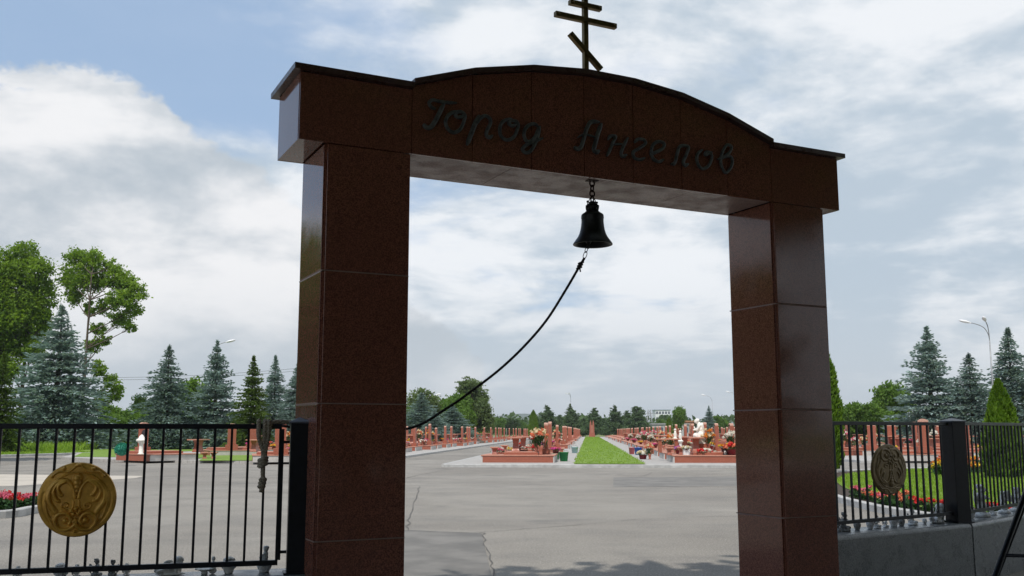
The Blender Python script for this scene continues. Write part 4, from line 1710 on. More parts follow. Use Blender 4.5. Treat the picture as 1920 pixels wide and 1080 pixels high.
def row(name, group, u, w0, step, n, rows_rz=-ALPHA, small=False, mirror=False, bq=1.0, near_to=75, sc=1.0, tables=True, t_to=150, skip=(), table_x=-0.25, gap=0.0):
    """one row of graves along the alley"""
    for i in range(n):
        if i in skip:
            continue
        wv = w0 + i * step
        if gap and random.random() < gap:
            continue
        jitter = random.uniform(-0.35, 0.35) if small else random.uniform(-0.1, 0.1)
        p = alley(u + jitter, wv, Z0)
        near = wv < near_to
        far = wv > 150
        rz = rows_rz + random.uniform(-0.02, 0.02)
        mx = pi if mirror else 0.0
        nth = ORD[i] if not far else None
        lab = f'{nth} red granite grave with a tall slim stele, {name}' if nth else f'distant red granite grave, far end of {name}'
        grave(p, rz, lab, group, near, small, sc, random.uniform(0.90, 1.08) if small else random.uniform(0.94, 1.06), plaque=near, mirror_x=mirror)
        h = 0.34 if small else 0.36
        if tables and wv < t_to:
            nt = f'{ORD[i]}'
            table(local(p, rz + mx, table_x, 0.2, h + 0.13), rz + mx, f'red granite pedestal table on the {nt} grave, {name}', 'granite tables on graves', near)
        if wv < 62 and not small:
            stool(local(p, rz + mx, -1.25, -0.5, h), rz, f'small granite stool on the {ORD[i]} grave, {name}', 'granite stools on graves')
        nb = 0
        if wv < 135:
            nb = 2 if random.random() < bq - 0.4 else 1
            if wv < 88 and bq > 1.2:
                nb = 3
        places = [('by the stele', 0.85, -0.65), ('on the raised bed', 0.25, 0.75), ('by its edge', -1.2, 0.9)]
        random.shuffle(places)
        k0 = random.randrange(len(BQ))
        for q in range(nb):
            wh, x, y = places[q]
            z = h + (0.14 if wh == 'on the raised bed' else 0.0)
            if wh == 'by the stele':
                z = h + 0.14
            bouquet((k0 + 5 * q) % len(BQ), local(p, rz + mx, x, y, z), f', {ORD[i]} grave, {name}', 'flowers on the graves', wv < 60, random.uniform(0.8, 1.25))


row('row between lawn and side road', 'graves between lawn and side road', -3.5, 49.9, 6.3, 32, near_to=90, skip=(2, 4, 5, 9, 14, 15, 20, 25), bq=1.25)
row('row starting with the white statue', 'graves of the statue row', 5.85, 50.2, 6.1, 33, near_to=90, bq=1.3, table_x=-0.45)
row('row along the side road kerb', 'graves along the side road', -14.5, 66.5, 5.1, 36, small=True, near_to=88, bq=1.6, gap=0.12)
row('second row across the side road', 'graves in the second row across the side road', -19.4, 67, 5.1, 24, small=True, near_to=80, bq=1.4, gap=0.18)
row('third row across the side road', 'graves in the third row across the side road', -24.4, 72, 5.3, 20, small=True, near_to=76, bq=1.3, gap=0.22)
row('first row behind the statue row', 'graves in the first row behind the statue', 15.6, 66, 5.2, 30, small=True, near_to=82, bq=1.5, gap=0.12)
row('second row behind the statue row', 'graves in the second row behind the statue', 20.6, 68, 5.2, 22, small=True, near_to=80, bq=1.1, gap=0.2)
row('third row behind the statue row', 'graves in the third row behind the statue', 26.0, 70, 5.4, 18, small=True, near_to=80, bq=0.8)
row('fourth row behind the statue row', 'graves in the fourth row behind the statue', 32.0, 74, 5.6, 14, small=True, near_to=78, bq=0.7)

# plots seen through the fence that carries the golden medallion
for px, py, rz, wide, lab in [
    (292, 862, radians(-38), 1.0, 'front grave with shaggy green ball, behind the golden medallion fence'),
    (425, 853, radians(-62), 1.0, 'grave set back on the grass, stele with domed top over the fence rail'),
    (462, 851, radians(-60), 1.0, 'grave with slim stele partly behind the rope hank'),
    (524, 864, radians(-75), 1.0, 'grave with thick stele next to the fence post'),
    (640, 858, radians(-70), 1.0, 'grave hidden mostly by the roped gate pillar'),
]:
    p = ground(px, py, Z0)
    grave(p, rz, 'red granite ' + lab, 'graves behind the golden medallion fence', True, True, 1.0, 1.0, plaque=True, mirror_x=(px in (292,)))
pA_ = ground(292, 862, Z0)
table(ground(360, 860, Z0) + Vector((0, 1.0, 0.34)), radians(-20), 'red granite pedestal table behind the middle of the golden medallion fence')
stool(ground(377, 861, Z0) + Vector((0, 0.6, 0.0)), 0.3, 'stout granite stool on grass, nearer the front grave')
stool(ground(391, 861, Z0) + Vector((0, 0.9, 0.0)), 0.1, 'stout granite stool on grass, nearer the rope hank')
table(ground(464, 858, Z0) + Vector((0, 1.6, 0.30)), radians(-10), 'red granite pedestal table just beside the rope hank')
for i, px, py, dz, dy, lab in [(8, 428, 851, 0.35, 1.0, 'beside the domed stele behind the golden medallion fence'), (5, 479, 852, 0.35, 1.4, 'under the rope hank'), (3, 505, 853, 0.35, 1.2, 'between rope hank and fence post'), (8, 538, 862, 0.35, 1.0, 'against the gap at the fence post')]:
    bouquet(i, ground(px, py, Z0) + Vector((0, dy, dz)), lab, 'flowers on the graves', True, 0.9)
# grass strip among these plots
sheet('plot_grass', [ground(372, 869), ground(500, 869), ground(500, 858), ground(395, 856)], ZP + 0.02, M['grass'])

# plots seen through the other fence
for k, (px, py, rz, lab) in enumerate([
    (1590, 853, radians(200), 'grave whose platform meets the gate pillar, behind the brown medallion'),
    (1640, 853, radians(245), 'grave with a stele behind the brown medallion'),
    (1668, 850, radians(250), 'grave with a stele above the brown medallion'),
    (1722, 862, radians(262), 'grave with the broadest stele, topping the fence rail'),
    (1790, 855, radians(275), 'grave hidden by the thick fence post'),
    (1832, 857, radians(280), 'grave beside the bushy thuja')]):
    p = ground(px, py, Z0)
    grave(p, rz, 'red granite ' + lab, 'graves behind the begonia lawn', True, True, 1.0, 1.0 if k != 3 else 1.08, plaque=False)
for px, py, lab in [(1598, 853, 'nearest the gate pillar behind the round lawn'), (1695, 852, 'between the brown medallion and the broadest stele'), (1752, 853, 'just before the thick fence post')]:
    table(ground(px, py, Z0) + Vector((0, 0.6, 0.34)), 0.2, 'red granite pedestal table ' + lab)
for i, px, py, dz, lab in [(6, 1570, 853, 0.36, 'at the gate pillar edge behind the round lawn'), (0, 1612, 855, 0.36, 'by the first table behind the round lawn'), (4, 1628, 854, 0.36, 'before the stele behind the brown medallion'), (2, 1662, 853, 0.36, 'over the brown medallion'),
                           (3, 1687, 856, 0.36, 'low beside the broadest stele'), (9, 1740, 857, 0.36, 'against the broadest stele base'), (10, 1828, 853, 0.36, 'by the thuja'), (7, 1850, 852, 0.36, 'at the thuja edge')]:
    bouquet(i, ground(px, py, Z0) + Vector((0, 0.8, dz)), lab, 'flowers on the graves', True, 0.85)

# ---- front plot of the lawn row: its own bouquet, buckets, toys
pL = alley(-3.35, 49.9, Z0)
bouquet(4, alley(-2.35, 49.0, Z0 + 0.36), 'on the front grave beside the lawn path', 'flowers on the graves', True, 1.35)
bouquet(1, alley(-2.7, 50.6, Z0 + 0.9), 'behind the tall coral bouquet near the lawn path', 'flowers on the graves', True, 0.9)


def bucket(p, mat, label, r=0.15, h=0.30, flowers=None):
    o = empty('bucket', p, 0.3)
    mb = MB()
    mb.lathe([(r * 0.78, 0), (r, h), (r * 1.08, h), (r * 1.08, h - 0.02), (r * 0.98, h - 0.02), (r * 0.93, h - 0.01), (r * 0.72, 0.02)], 20, cap=True)
    mb.build('tub', mat, o)
    mb = MB()
    mb.tube([(-r * 1.05, 0, h - 0.02), (-r * 1.0, 0.05, h + 0.05), (0, 0.09, h + 0.11), (r * 1.0, 0.05, h + 0.05), (r * 1.05, 0, h - 0.02)], 0.006, 6)
    mb.build('handle', M['wire'], o)
    return tag(o, label, 'bucket')


bucket(alley(-1.25, 50.4, Z0), M['p_green'], 'bright green plastic bucket on the paving by the front grave', 0.24, 0.46)
bucket(alley(-1.75, 53.2, Z0 + 0.0), M['p_green'], 'dark green tub under pink flowers, behind the bright green one', 0.2, 0.34)
bouquet(8, alley(-1.75, 53.2, Z0 + 0.30), 'in the dark green tub', 'flowers on the graves', True, 1.1)
bucket(alley(-0.95, 69, Z0), M['p_teal'], 'pale teal bucket farther along the lawn path', 0.24, 0.42)
bucket(alley(2.45 + 0.75, 64.5, Z0), M['p_blue'], 'blue plastic bucket on the path by the statue row', 0.26, 0.46)
bucket(alley(2.3 + 0.55, 66.0, Z0), M['p_rose'], 'rose plastic bucket just behind the blue one', 0.2, 0.44)
# white slatted planter with white flowers, on the front edge of the statue row
o = empty('planter', alley(4.75, 48.9, Z0 + 0.36), 0)
mb = MB()
for k in range(8):
    a0 = -0.16 + k * 0.04
    mb.box(a0 + 0.003, a0 + 0.037, -0.14, -0.125, 0, 0.30 + 0.015 * (k % 2), 0)
    mb.box(a0 + 0.003, a0 + 0.037, 0.125, 0.14, 0, 0.30 + 0.015 * (k % 2), 0)
mb.box(-0.16, 0.16, -0.124, 0.124, 0, 0.26, 0)
mb.build('box', M['p_whiteplastic'], o)
tag(o, 'white picket planter on the front edge of the statue row', 'planter')
bouquet(2, alley(4.75, 48.9, Z0 + 0.36 + 0.12), 'in the white picket planter', 'flowers on the graves', True, 0.95)
# dark wire lantern, red bouquet in a maroon pot, white pot
o = empty('grave_lantern', alley(6.62, 48.9, Z0 + 0.36), 0)
mb = MB()
mb.lathe([(0.10, 0), (0.11, 0.02), (0.09, 0.04)], 14)
for k in range(8):
    a = k * pi / 4
    mb.tube([(0.085 * cos(a), 0.085 * sin(a), 0.03), (0.12 * cos(a), 0.12 * sin(a), 0.18), (0.07 * cos(a), 0.07 * sin(a), 0.34)], 0.009, 5)
mb.build('cage', M['p_darkgrey'], o)
mb = MB()
mb.lathe([(0.10, 0.33), (0.09, 0.37), (0.03, 0.43), (0.012, 0.47)], 14)
mb.build('lid', M['p_darkgrey'], o)
mb = MB()
mb.lathe([(0.05, 0.04), (0.05, 0.2), (0.01, 0.205)], 12)
mb.build('candle', M['white'], o)
tag(o, 'dark wire candle lantern beside the red bouquet', 'lantern')
bouquet(1, alley(6.95, 49.0, Z0 + 0.36), 'in a large maroon pot next to the dark lantern', 'flowers on the graves', True, 1.7)
bouquet(9, alley(7.0, 49.6, Z0 + 0.5), 'behind the large maroon pot', 'flowers on the graves', True, 1.1)
bouquet(11, alley(5.75, 49.3, Z0 + 0.36), 'leaning by the statue pedestal', 'flowers on the graves', True, 1.1)
bouquet(2, alley(2.95, 54.5, Z0), 'in two clumps on the path before the bench table', 'flowers on the graves', True, 1.35)
bouquet(4, alley(3.3, 54.2, Z0), 'on the path beside the second platform', 'flowers on the graves', True, 0.9)
bench_table(alley(4.15, 52.4, Z0 + 0.40), -ALPHA, 'long granite table on two legs, front of the statue row')
stool(alley(3.95, 49.2, Z0 + 0.36), 0.0, 'granite stool beside the white picket planter')

# white mourning statue on its block
stat = empty('mourning_statue', alley(5.62, 51.2, Z0 + 0.36), -ALPHA)
mb = MB()
mb.box(-0.36, 0.36, -0.36, 0.36, 0, 0.52, 0, bev=0.01)
mb.box(-0.33, 0.33, -0.33, 0.33, 0.52, 0.58, 1, bev=0.01)
mb.build('pedestal', [M['red'], M['white']], stat)
mb = MB()
E(mb, (0.05, 0, 0.16), (0.30, 0.27, 0.20))
E(mb, (0.10, 0, 0.40), (0.24, 0.23, 0.26))
E(mb, (-0.10, -0.03, 0.34), (0.20, 0.20, 0.16), 0, 0.2)
E(mb, (-0.18, 0.02, 0.20), (0.13, 0.2, 0.18))
E(mb, (0.12, 0, 0.66), (0.19, 0.20, 0.26), 0, -0.15)
E(mb, (0.08, 0, 0.86), (0.165, 0.21, 0.15), 0, -0.4)
E(mb, (0.0, 0, 0.98), (0.085, 0.08, 0.10), 0, -0.6)
E(mb, (-0.10, 0, 1.06), (0.105, 0.10, 0.125), 0, -0.5)
E(mb, (-0.06, 0, 1.10), (0.13, 0.125, 0.115), 0, -0.5)
E(mb, (-0.20, 0, 1.03), (0.02, 0.02, 0.03))
E(mb, (-0.03, -0.19, 0.74), (0.07, 0.065, 0.20), 0, 0.5)
E(mb, (-0.14, -0.12, 0.66), (0.15, 0.05, 0.055), 0, -0.25)
E(mb, (-0.03, 0.19, 0.74), (0.07, 0.065, 0.20), 0, 0.5)
E(mb, (-0.14, 0.12, 0.66), (0.15, 0.05, 0.055), 0, -0.25)
E(mb, (0.21, 0, 0.52), (0.085, 0.21, 0.50), 0, 0.0)
E(mb, (0.19, 0.12, 0.80), (0.06, 0.12, 0.22), 0, -0.1)
E(mb, (0.19, -0.12, 0.80), (0.06, 0.12, 0.22), 0, -0.1)
E(mb, (-0.2, 0, 0.74), (0.04, 0.05, 0.09), 0, -0.3)
for k in range(11):
    a = radians(200 + k * 14)
    E(mb, (0.06 + 0.27 * cos(a) * 0.9, 0.25 * sin(a), 0.25), (0.028, 0.028, 0.26), 0, 0.15 * cos(a), 0)
for k in range(5):
    E(mb, (0.25 - 0.02 * k, -0.13 + 0.065 * k, 0.62), (0.03, 0.028, 0.30), 0, -0.12)
me = remeshed('figure', mb, M['white'], 0.014, 1)
mesh_obj('figure', me, stat, (0.0, 0, 0.575))
tag(stat, 'white stone mourning woman with bowed head and long robe', 'statue')
# two slender white statuettes
mb = MB()
mb.lathe([(0.13, 0), (0.14, 0.04), (0.09, 0.08), (0.075, 0.42), (0.10, 0.5), (0.17, 0.56), (0.15, 0.60), (0.08, 0.63), (0.075, 0.72), (0.10, 0.80), (0.06, 0.95), (0.05, 1.02)], 18)
mb.ball((0, 0, 1.08), 0.075)
me_sl = mb.mesh('statuette', M['white'])
o = mesh_obj('statuette', me_sl, None, alley(4.85, 56.0, Z0 + 0.5))
tag(o, 'slender white statuette between long table and mourning statue, farther from the statue', 'statuette')
o = mesh_obj('statuette', me_sl, None, alley(5.02, 54.8, Z0 + 0.4))
tag(o, 'slender white statuette close in front of the mourning statue', 'statuette')
# urn-like white statuette and the shaggy ball of the front grave behind the golden medallion
mb = MB()
mb.lathe([(0.15, 0), (0.16, 0.04), (0.11, 0.07), (0.10, 0.48), (0.13, 0.56), (0.25, 0.66), (0.27, 0.72), (0.24, 0.76), (0.16, 0.80), (0.11, 0.92), (0.03, 1.0)], 18)
o = mesh_obj('statuette', mb.mesh('statuette', M['white']), None, ground(264, 852, Z0 + 0.34) + Vector((0, 0, 0)))
tag(o, 'white urn statuette against the stele behind the golden medallion fence', 'statuette')
mb = MB()
mb.ball((0, 0, 0.22), 0.22, 0, None, 16, 10)
q = []
for k in range(900):
    d = rng.normal(0, 1, 3)
    d /= np.linalg.norm(d)
    if d[2] < -0.5:
        continue
    u = np.cross(d, rng.normal(0, 1, 3))
    u /= np.linalg.norm(u)
    c = np.array([0, 0, 0.22]) + d * 0.23
    q.append([c - u * 0.015, c - d * 0.02, c + u * 0.015, c + d * 0.05])
mb.quads(np.array(q))
o = mb.build('topiary_ball', leafmat('teal_tinsel', (0.02, 0.17, 0.12), (0.05, 0.33, 0.23), 0.1, big=6), None, ground(228, 855, Z0 + 0.34))
o.scale = (1.3, 1.3, 1.3)
tag(o, 'shaggy teal green ball lying on the front grave platform', 'ball ornament')
# the red memorial at the end of the lawn
o = empty('memorial', alley(0.95, 256, 0.16), -ALPHA)
tag(o, 'tall red stone memorial with split top at the lawn end', 'memorial')
mb = MB()
mb.box(-0.8, 0.8, -0.6, 0.6, 0, 0.5)
mb.box(-0.7, 0.7, -0.45, 0.45, 0.5, 1.0)
mb.build('base', M['red'], o)
for s_ in (-1, 1):
    mb = MB()
    mb.prism([(s_ * 0.12, 1.0), (s_ * 0.62, 1.0), (s_ * 0.60, 2.6), (s_ * 0.52, 3.7), (s_ * 0.30, 4.3), (s_ * 0.14, 3.5)][::s_], -0.3, 0.3, 'y')
    mb.build('wing', M['red'], o)
mb = MB()
mb.box(-0.115, 0.115, -0.2, 0.2, 1.0, 3.0)
mb.build('core', M['redtop'], o)
# ------------------------------------------------------------------ vegetation
def leaves(P_, size, aspect=0.55, up=0.3, jit=0.35, nrm=None):
    """rhombic leaves at the points P_"""
    n = len(P_)
    d = rng.normal(0, 1, (n, 3)) if nrm is None else nrm + rng.normal(0, 0.6, (n, 3))
    d[:, 2] += up
    d /= np.linalg.norm(d, axis=1, keepdims=True)
    u = np.cross(d, rng.normal(0, 1, (n, 3)))
    u /= np.linalg.norm(u, axis=1, keepdims=True)
    v = np.cross(d, u)
    s1 = size * rng.uniform(1 - jit, 1 + jit, (n, 1))
    return np.stack([P_ - u * s1, P_ - v * s1 * aspect, P_ + u * s1, P_ + v * s1 * aspect], 1)


def broadleaf(blobs, per, size, trunk, lean=(0, 0), limb_r=0.05, up=0.3, cl=0.22, hang=0.0, lo=0.35):
    """crown of leaf clusters in ellipsoid blobs (x, y, z, rx, ry, rz) and a trunk with limbs. returns crown and trunk MBs"""
    crown = MB()
    tr = MB()
    h, r0 = trunk
    top = Vector((lean[0], lean[1], h))
    tp = [Vector((0, 0, -0.1)), Vector((lean[0] * 0.15, lean[1] * 0.15, h * 0.3)), Vector((lean[0] * 0.5, lean[1] * 0.5, h * 0.65)), top]
    tp = catmull(tp, 4)
    tr.tube(tp, [r0 * (1 - 0.78 * i / (len(tp) - 1)) for i in range(len(tp))], 8)
    for (x, y, z, rx, ry, rz_) in blobs:
        b = Vector((x, y, z))
        k = min(len(tp) - 1, max(1, int(len(tp) * min(0.95, max(0.2, (z - rz_ * 1.2 - 0.09 * h) / h)))))
        a = tp[k]
        mid = a.lerp(b, 0.5) + Vector((random.uniform(-.1, .1) * rx, random.uniform(-.1, .1) * rx, -0.15 * rz_))
        lp_ = catmull([a, mid, b], 4)
        tr.tube(lp_, [limb_r * (1 - 0.75 * i / (len(lp_) - 1)) for i in range(len(lp_))], 6)
        vol = (rx * ry * rz_) ** (1 / 3)
        nc = max(5, int(per * vol ** 2))
        d = rng.normal(0, 1, (nc, 3))
        d /= np.linalg.norm(d, axis=1, keepdims=True)
        rad = rng.uniform(lo, 1.0, (nc, 1)) ** 0.5
        C_ = np.array([x, y, z]) + d * rad * np.array([rx, ry, rz_]) * rng.uniform(0.7, 1.35, (nc, 1))
        for c in C_[::3]:
            e_ = Vector(c)
            s_ = lp_[random.randrange(len(lp_) // 2, len(lp_))]
            tr.tube([s_, s_.lerp(e_, 0.55) + Vector((0, 0, 0.05 * rz_)), e_], [limb_r * 0.28, limb_r * 0.2, limb_r * 0.08], 4)
        nl = 26
        csz = cl * vol
        off = rng.normal(0, 1, (nc, nl, 3)) * np.array([csz, csz, csz * 0.75])
        if hang:
            off[:, :, 2] = -np.abs(off[:, :, 2]) * hang
        Q = (C_[:, None, :] + off).reshape(-1, 3)
        crown.quads(leaves(Q, size, 0.55, up))
    return crown, tr


def place_tree(name, parts, loc, rz, label, cat='tree', group=None, sc=1.0):
    """parts: list of (part name, mesh)"""
    o = empty(name, loc, rz)
    for pn, me in parts:
        mesh_obj(pn, me, o)
    o.scale = (sc, sc, sc) if not hasattr(sc, '__len__') else sc
    return tag(o, label, cat, group)


def spruce(H, R, whorls, mat, dens=1.0, droop=0.25, ragged=0.18, tuft0=0.26, seed=1):
    r_ = np.random.default_rng(seed)
    quads = []
    tr = MB()
    tr.tube([(0, 0, -0.1), (0, 0, H * 0.5), (0, 0, H * 0.99)], [R * 0.07, R * 0.045, 0.012], 8)
    tiers = whorls // 2
    zs = 0.25 + (H - 0.35) * ((np.repeat(np.arange(tiers), 2) + np.tile([0.0, 0.45], tiers) + r_.uniform(-0.42, 0.42, tiers * 2)).clip(0, tiers - 1) / (tiers - 1)) ** 0.92
    for z in zs:
        f = 1 - z / H
        Lw = R * 1.35 * (f ** 1.0) + 0.05
        tuft = tuft0 * (0.5 + 0.5 * f ** 0.5)
        nb = max(4, int((8 + 10 * f) * dens))
        ph = r_.uniform(0, 6.28)
        for b in range(nb):
            a = ph + 2 * pi * b / nb + r_.normal(0, 0.12)
            zb = z + r_.normal(0, 0.10)
            L_ = Lw * r_.uniform(1 - ragged * 2.2, 1 + ragged) * (1 + 0.13 * sin(a * 2 + seed) + 0.10 * sin(a * 3 + z * 1.7 + seed))
            dirv = np.array([cos(a), sin(a), 0])
            side = np.array([-sin(a), cos(a), 0])
            rise = 0.55 - 0.75 * f
            m = max(2, int(L_ / (tuft * 0.95)))
            for k in range(m):
                s_ = (k + 0.6 + r_.uniform(-0.2, 0.2)) / m
                if s_ < 0.10 and f > 0.3:
                    continue
                p = dirv * L_ * s_ + np.array([0, 0, zb + L_ * (rise * s_ - droop * s_ * s_ * (0.6 + f) + 0.18 * max(0, s_ - 0.7))])
                wdt = 0.30 * L_ * (1 - s_ * 0.75) + 0.05
                nn = 3 if s_ > 0.75 else 4
                for q in range(nn):
                    o_ = side * r_.uniform(-1, 1) * wdt + np.array([0, 0, r_.normal(0, 0.05) - 0.02])
                    c = p + o_
                    fw = dirv * 0.8 + side * np.sign(o_ @ side) * r_.uniform(0.1, 0.8) + np.array([0, 0, r_.normal(0.05, 0.22)])
                    fw /= np.linalg.norm(fw)
                    up_ = np.array([r_.normal(0, 0.35), r_.normal(0, 0.35), 1.0])
                    sv = np.cross(fw, up_)
                    sv /= np.linalg.norm(sv)
                    l_ = tuft * r_.uniform(0.7, 1.25)
                    w_ = tuft * 0.26
                    quads.append([c - fw * l_ * 0.6, c + sv * w_, c + fw * l_, c - sv * w_])
                    dn = np.array([0, 0, -1.0]) * l_ * 0.42
                    quads.append([c - fw * l_ * 0.4, c + dn * 0.8 + fw * 0.05, c + fw * l_ * 0.7, c + np.array([0, 0, 0.5]) * w_])
    # leader
    for k in range(22):
        z = H * (0.94 + 0.07 * k / 22)
        a = r_.uniform(0, 6.28)
        fw = np.array([cos(a) * 0.6, sin(a) * 0.6, 0.9])
        sv = np.array([-sin(a), cos(a), 0])
        c = np.array([0, 0, z])
        quads.append([c, c + sv * 0.02 + fw * 0.06, c + fw * 0.17, c - sv * 0.02 + fw * 0.06])
    crown = MB()
    crown.quads(np.array(quads))
    return [('crown', crown.mesh('crown', mat)), ('trunk', tr.mesh('trunk', M['bark']))]


SP_A = spruce(10.0, 3.1, 50, M['blue'], 1.25, seed=3)
SP_B = spruce(9.0, 2.6, 42, M['blue'], 1.1, ragged=0.28, droop=0.4, seed=8)
SP_C = spruce(8.0, 1.9, 40, M['spruce'], 1.15, ragged=0.22, seed=12)
SP_D = spruce(9.5, 2.9, 44, M['blue'], 1.05, ragged=0.34, droop=0.15, tuft0=0.29, seed=21)
SP_E = spruce(9.0, 2.3, 44, M['blue'], 1.1, ragged=0.24, droop=0.5, tuft0=0.24, seed=33)


def tall_at(px, ytop, Y):
    """ground point and height of something whose tip is seen at px, ytop at depth Y"""
    q = at(px, ytop, Y)
    return Vector((q.x, q.y, 0.05)), q.z


def put_spruce(kind, H0, px, ytop, Y, wide, label, group='blue spruces'):
    p, h = tall_at(px, ytop, Y)
    s_ = h / H0
    place_tree('spruce_tree', kind, p, random.uniform(0, 6), label, 'tree', group, (s_ * wide, s_ * wide, s_))


put_spruce(SP_A, 10, 117, 578, 84, 1.2, 'largest blue spruce, dense and broad, behind the golden medallion')
put_spruce(SP_B, 9, 318, 651, 84, 1.20, 'silvery blue spruce standing alone, behind the front grave with the ball')
put_spruce(SP_D, 9.5, 408, 641, 86, 0.98, 'blue spruce with a street lamp head behind its tip')
put_spruce(SP_C, 8, 476, 670, 80, 0.98, 'yellow-green spruce between two blue ones', 'green spruces')
put_spruce(SP_E, 9, 517, 669, 92, 1.05, 'blue spruce just behind the yellow-green spruce')
put_spruce(SP_A, 10, 560, 679, 90, 1.0, 'blue spruce cut off by the roped gate pillar')
put_spruce(SP_A, 10, 640, 690, 90, 1.0, 'blue spruce mostly hidden by the roped gate pillar')
put_spruce(SP_D, 9.5, 1737, 615, 86, 1.2, 'tall blue spruce with jagged tip over the brown medallion')
put_spruce(SP_B, 9, 1816, 666, 84, 1.45, 'shorter blue spruce with thin spire beside the double street lamp')
put_spruce(SP_E, 9, 1889, 618, 90, 1.3, 'tall blue spruce right behind the bushy thuja')
put_spruce(SP_B, 9, 1960, 650, 86, 1.1, 'blue spruce cut by the picture edge')
put_spruce(SP_B, 9, 790, 738, 118, 2.0, 'rounded blue spruce by the gate pillar, above the lower end of the rope')
put_spruce(SP_A, 10, 848, 760, 124, 2.5, 'low wide blue spruce under the sagging rope')
put_spruce(SP_A, 10, 815, 770, 112, 2.1, 'low blue spruce between its two taller neighbours under the rope')
put_spruce(SP_A, 10, 1329, 762, 190, 1.0, 'dark distant spruce behind the mourning statue', 'dark distant spruces')
put_spruce(SP_C, 8, 1069, 800 - 42, 285, 1.4, 'dark distant spruce under the far street lamp', 'dark distant spruces')

# pines and the far tree belt
PN = []
for sd_ in (4, 5, 9):
    random.seed(sd_)
    bl = []
    for k in range(11):
        z = 1.6 + 5.6 * k / 10
        r_ = 2.5 * (1 - (z / 8.6)) + 0.55
        a = k * 2.4 + random.uniform(-.5, .5)
        bl.append((r_ * 0.6 * cos(a), r_ * 0.6 * sin(a), z, r_ * 0.75, r_ * 0.75, 0.75))
    bl.append((0, 0, 7.9, 0.5, 0.5, 0.9))
    c_, t_ = broadleaf(bl, 26, 0.20, (7.6, 0.2), (0.1, 0), 0.08, 0.5, 0.26)
    PN.append([('crown', c_.mesh('crown', M['pine'])), ('trunk', t_.mesh('trunk', M['bark']))])
random.seed(21)
WD = []
for sd_ in (2, 6, 11):
    rr_ = random.Random(sd_)
    bl = [(rr_.uniform(-2.2, 2.2), rr_.uniform(-1.5, 1.5), rr_.uniform(2.0, 6.4), rr_.uniform(1.2, 2.0), rr_.uniform(1.2, 1.9), rr_.uniform(1.0, 1.7)) for k in range(9)]
    c_, t_ = broadleaf(bl, 24, 0.26, (5.2, 0.25), (0.2, 0), 0.1, 0.3, 0.24)
    WD.append([('crown', c_.mesh('crown', M['mgreen'] if sd_ != 11 else M['dgreen'])), ('trunk', t_.mesh('trunk', M['bark']))])


def put(kind, H0, px, ytop, Y, wide, name, label, group=None):
    p, h = tall_at(px, ytop, Y)
    s_ = h / H0
    return place_tree(name, kind, p, random.uniform(0, 6), label, 'tree', group, (s_ * wide, s_ * wide, s_))


pines = [(1027, 761, 240, 1.25, 'pine at the far end of the lawn row of steles'), (1074, 766, 262, 1.2, 'pine under the far street lamp'), (1113, 765, 275, 1.15, 'pine behind the red memorial'),
         (1153, 761, 268, 1.15, 'pine next to the red memorial on the statue side'), (1195, 759, 262, 1.3, 'tallest ragged pine before the white building'), (1050, 778, 285, 1.3, 'low pine between two pines of the lawn end'),
         (1093, 784, 280, 1.6, 'low spreading pine beside the red memorial'), (1135, 782, 290, 1.6, 'low spreading pine on the other side of the red memorial'), (1174, 770, 300, 1.2, 'bluish pine behind the ragged one'), (1005, 778, 230, 1.2, 'small pine nearest the columnar thuja')]
for i, (px, yt, Y, wd, lb) in enumerate(pines):
    put(PN[i % 3], 8.7, px, yt, Y, wd, 'pine_tree', 'dark ' + lb, 'pines at the end of the lawn')
far_wood = [(905, 782, 250, 'far rounded tree by the weeping birch'), (934, 784, 300, 'far tree under the pale hill'), (958, 783, 320, 'far tree in the dip of the treeline'), (980, 790, 330, 'lowest far tree in the dip of the treeline'),
            (1150, 790, 320, 'far bush behind the pines'), (1222, 792, 330, 'far bush under the lattice masts'), (1243, 786, 330, 'dark rounded tree before the white building'), (1274, 764, 210, 'airy pale tree beside the orange house'),
            (1308, 789, 300, 'far low bush behind the orange house'), (1350, 780, 230, 'rounded tree between statue and gate pillar'), (1395, 784, 230, 'rounded tree hidden by the far gate pillar'), (1290, 795, 340, 'far low bush under the orange house')]
for i, (px, yt, Y, lb) in enumerate(far_wood):
    put(WD[i % 3], 7.8, px, yt, Y, 1.0 if 'airy' not in lb else 0.62, 'broadleaf_tree', 'green ' + lb, 'far broadleaf trees')
# a far wood along the horizon that reads as one mass
mb = MB()
Q = []
for k in range(520):
    x = rng.uniform(-330, 330)
    y = rng.uniform(420, 520)
    if -35 < x < -12:
        continue
    h_ = rng.uniform(5, 9)
    n_ = 26
    d = rng.normal(0, 1, (n_, 3))
    d /= np.linalg.norm(d, axis=1, keepdims=True)
    Q.append(np.array([x, y, h_ * 0.5]) + d * np.array([4.0, 4.0, h_ * 0.55]))
Q = np.concatenate(Q)
mb.quads(leaves(Q, 1.3, 0.7, 0.4))
tag(mb.build('far_woods', M['dgreen']), kind='stuff')

# trees to the left: two tall ashes ----------------------------------------------------------
Yt = 104.0


def blobs_from(px_list, base, Y, depth=1.6):
    out_ = []
    for (x, y, rx, ry) in px_list:
        q = at(x, y, Y + random.uniform(-depth, depth))
        k = Y / FPX
        out_.append((q.x - base.x, q.y - base.y, q.z - base.z, rx * k, max(rx, ry) * k * 0.9, ry * k))
    return out_


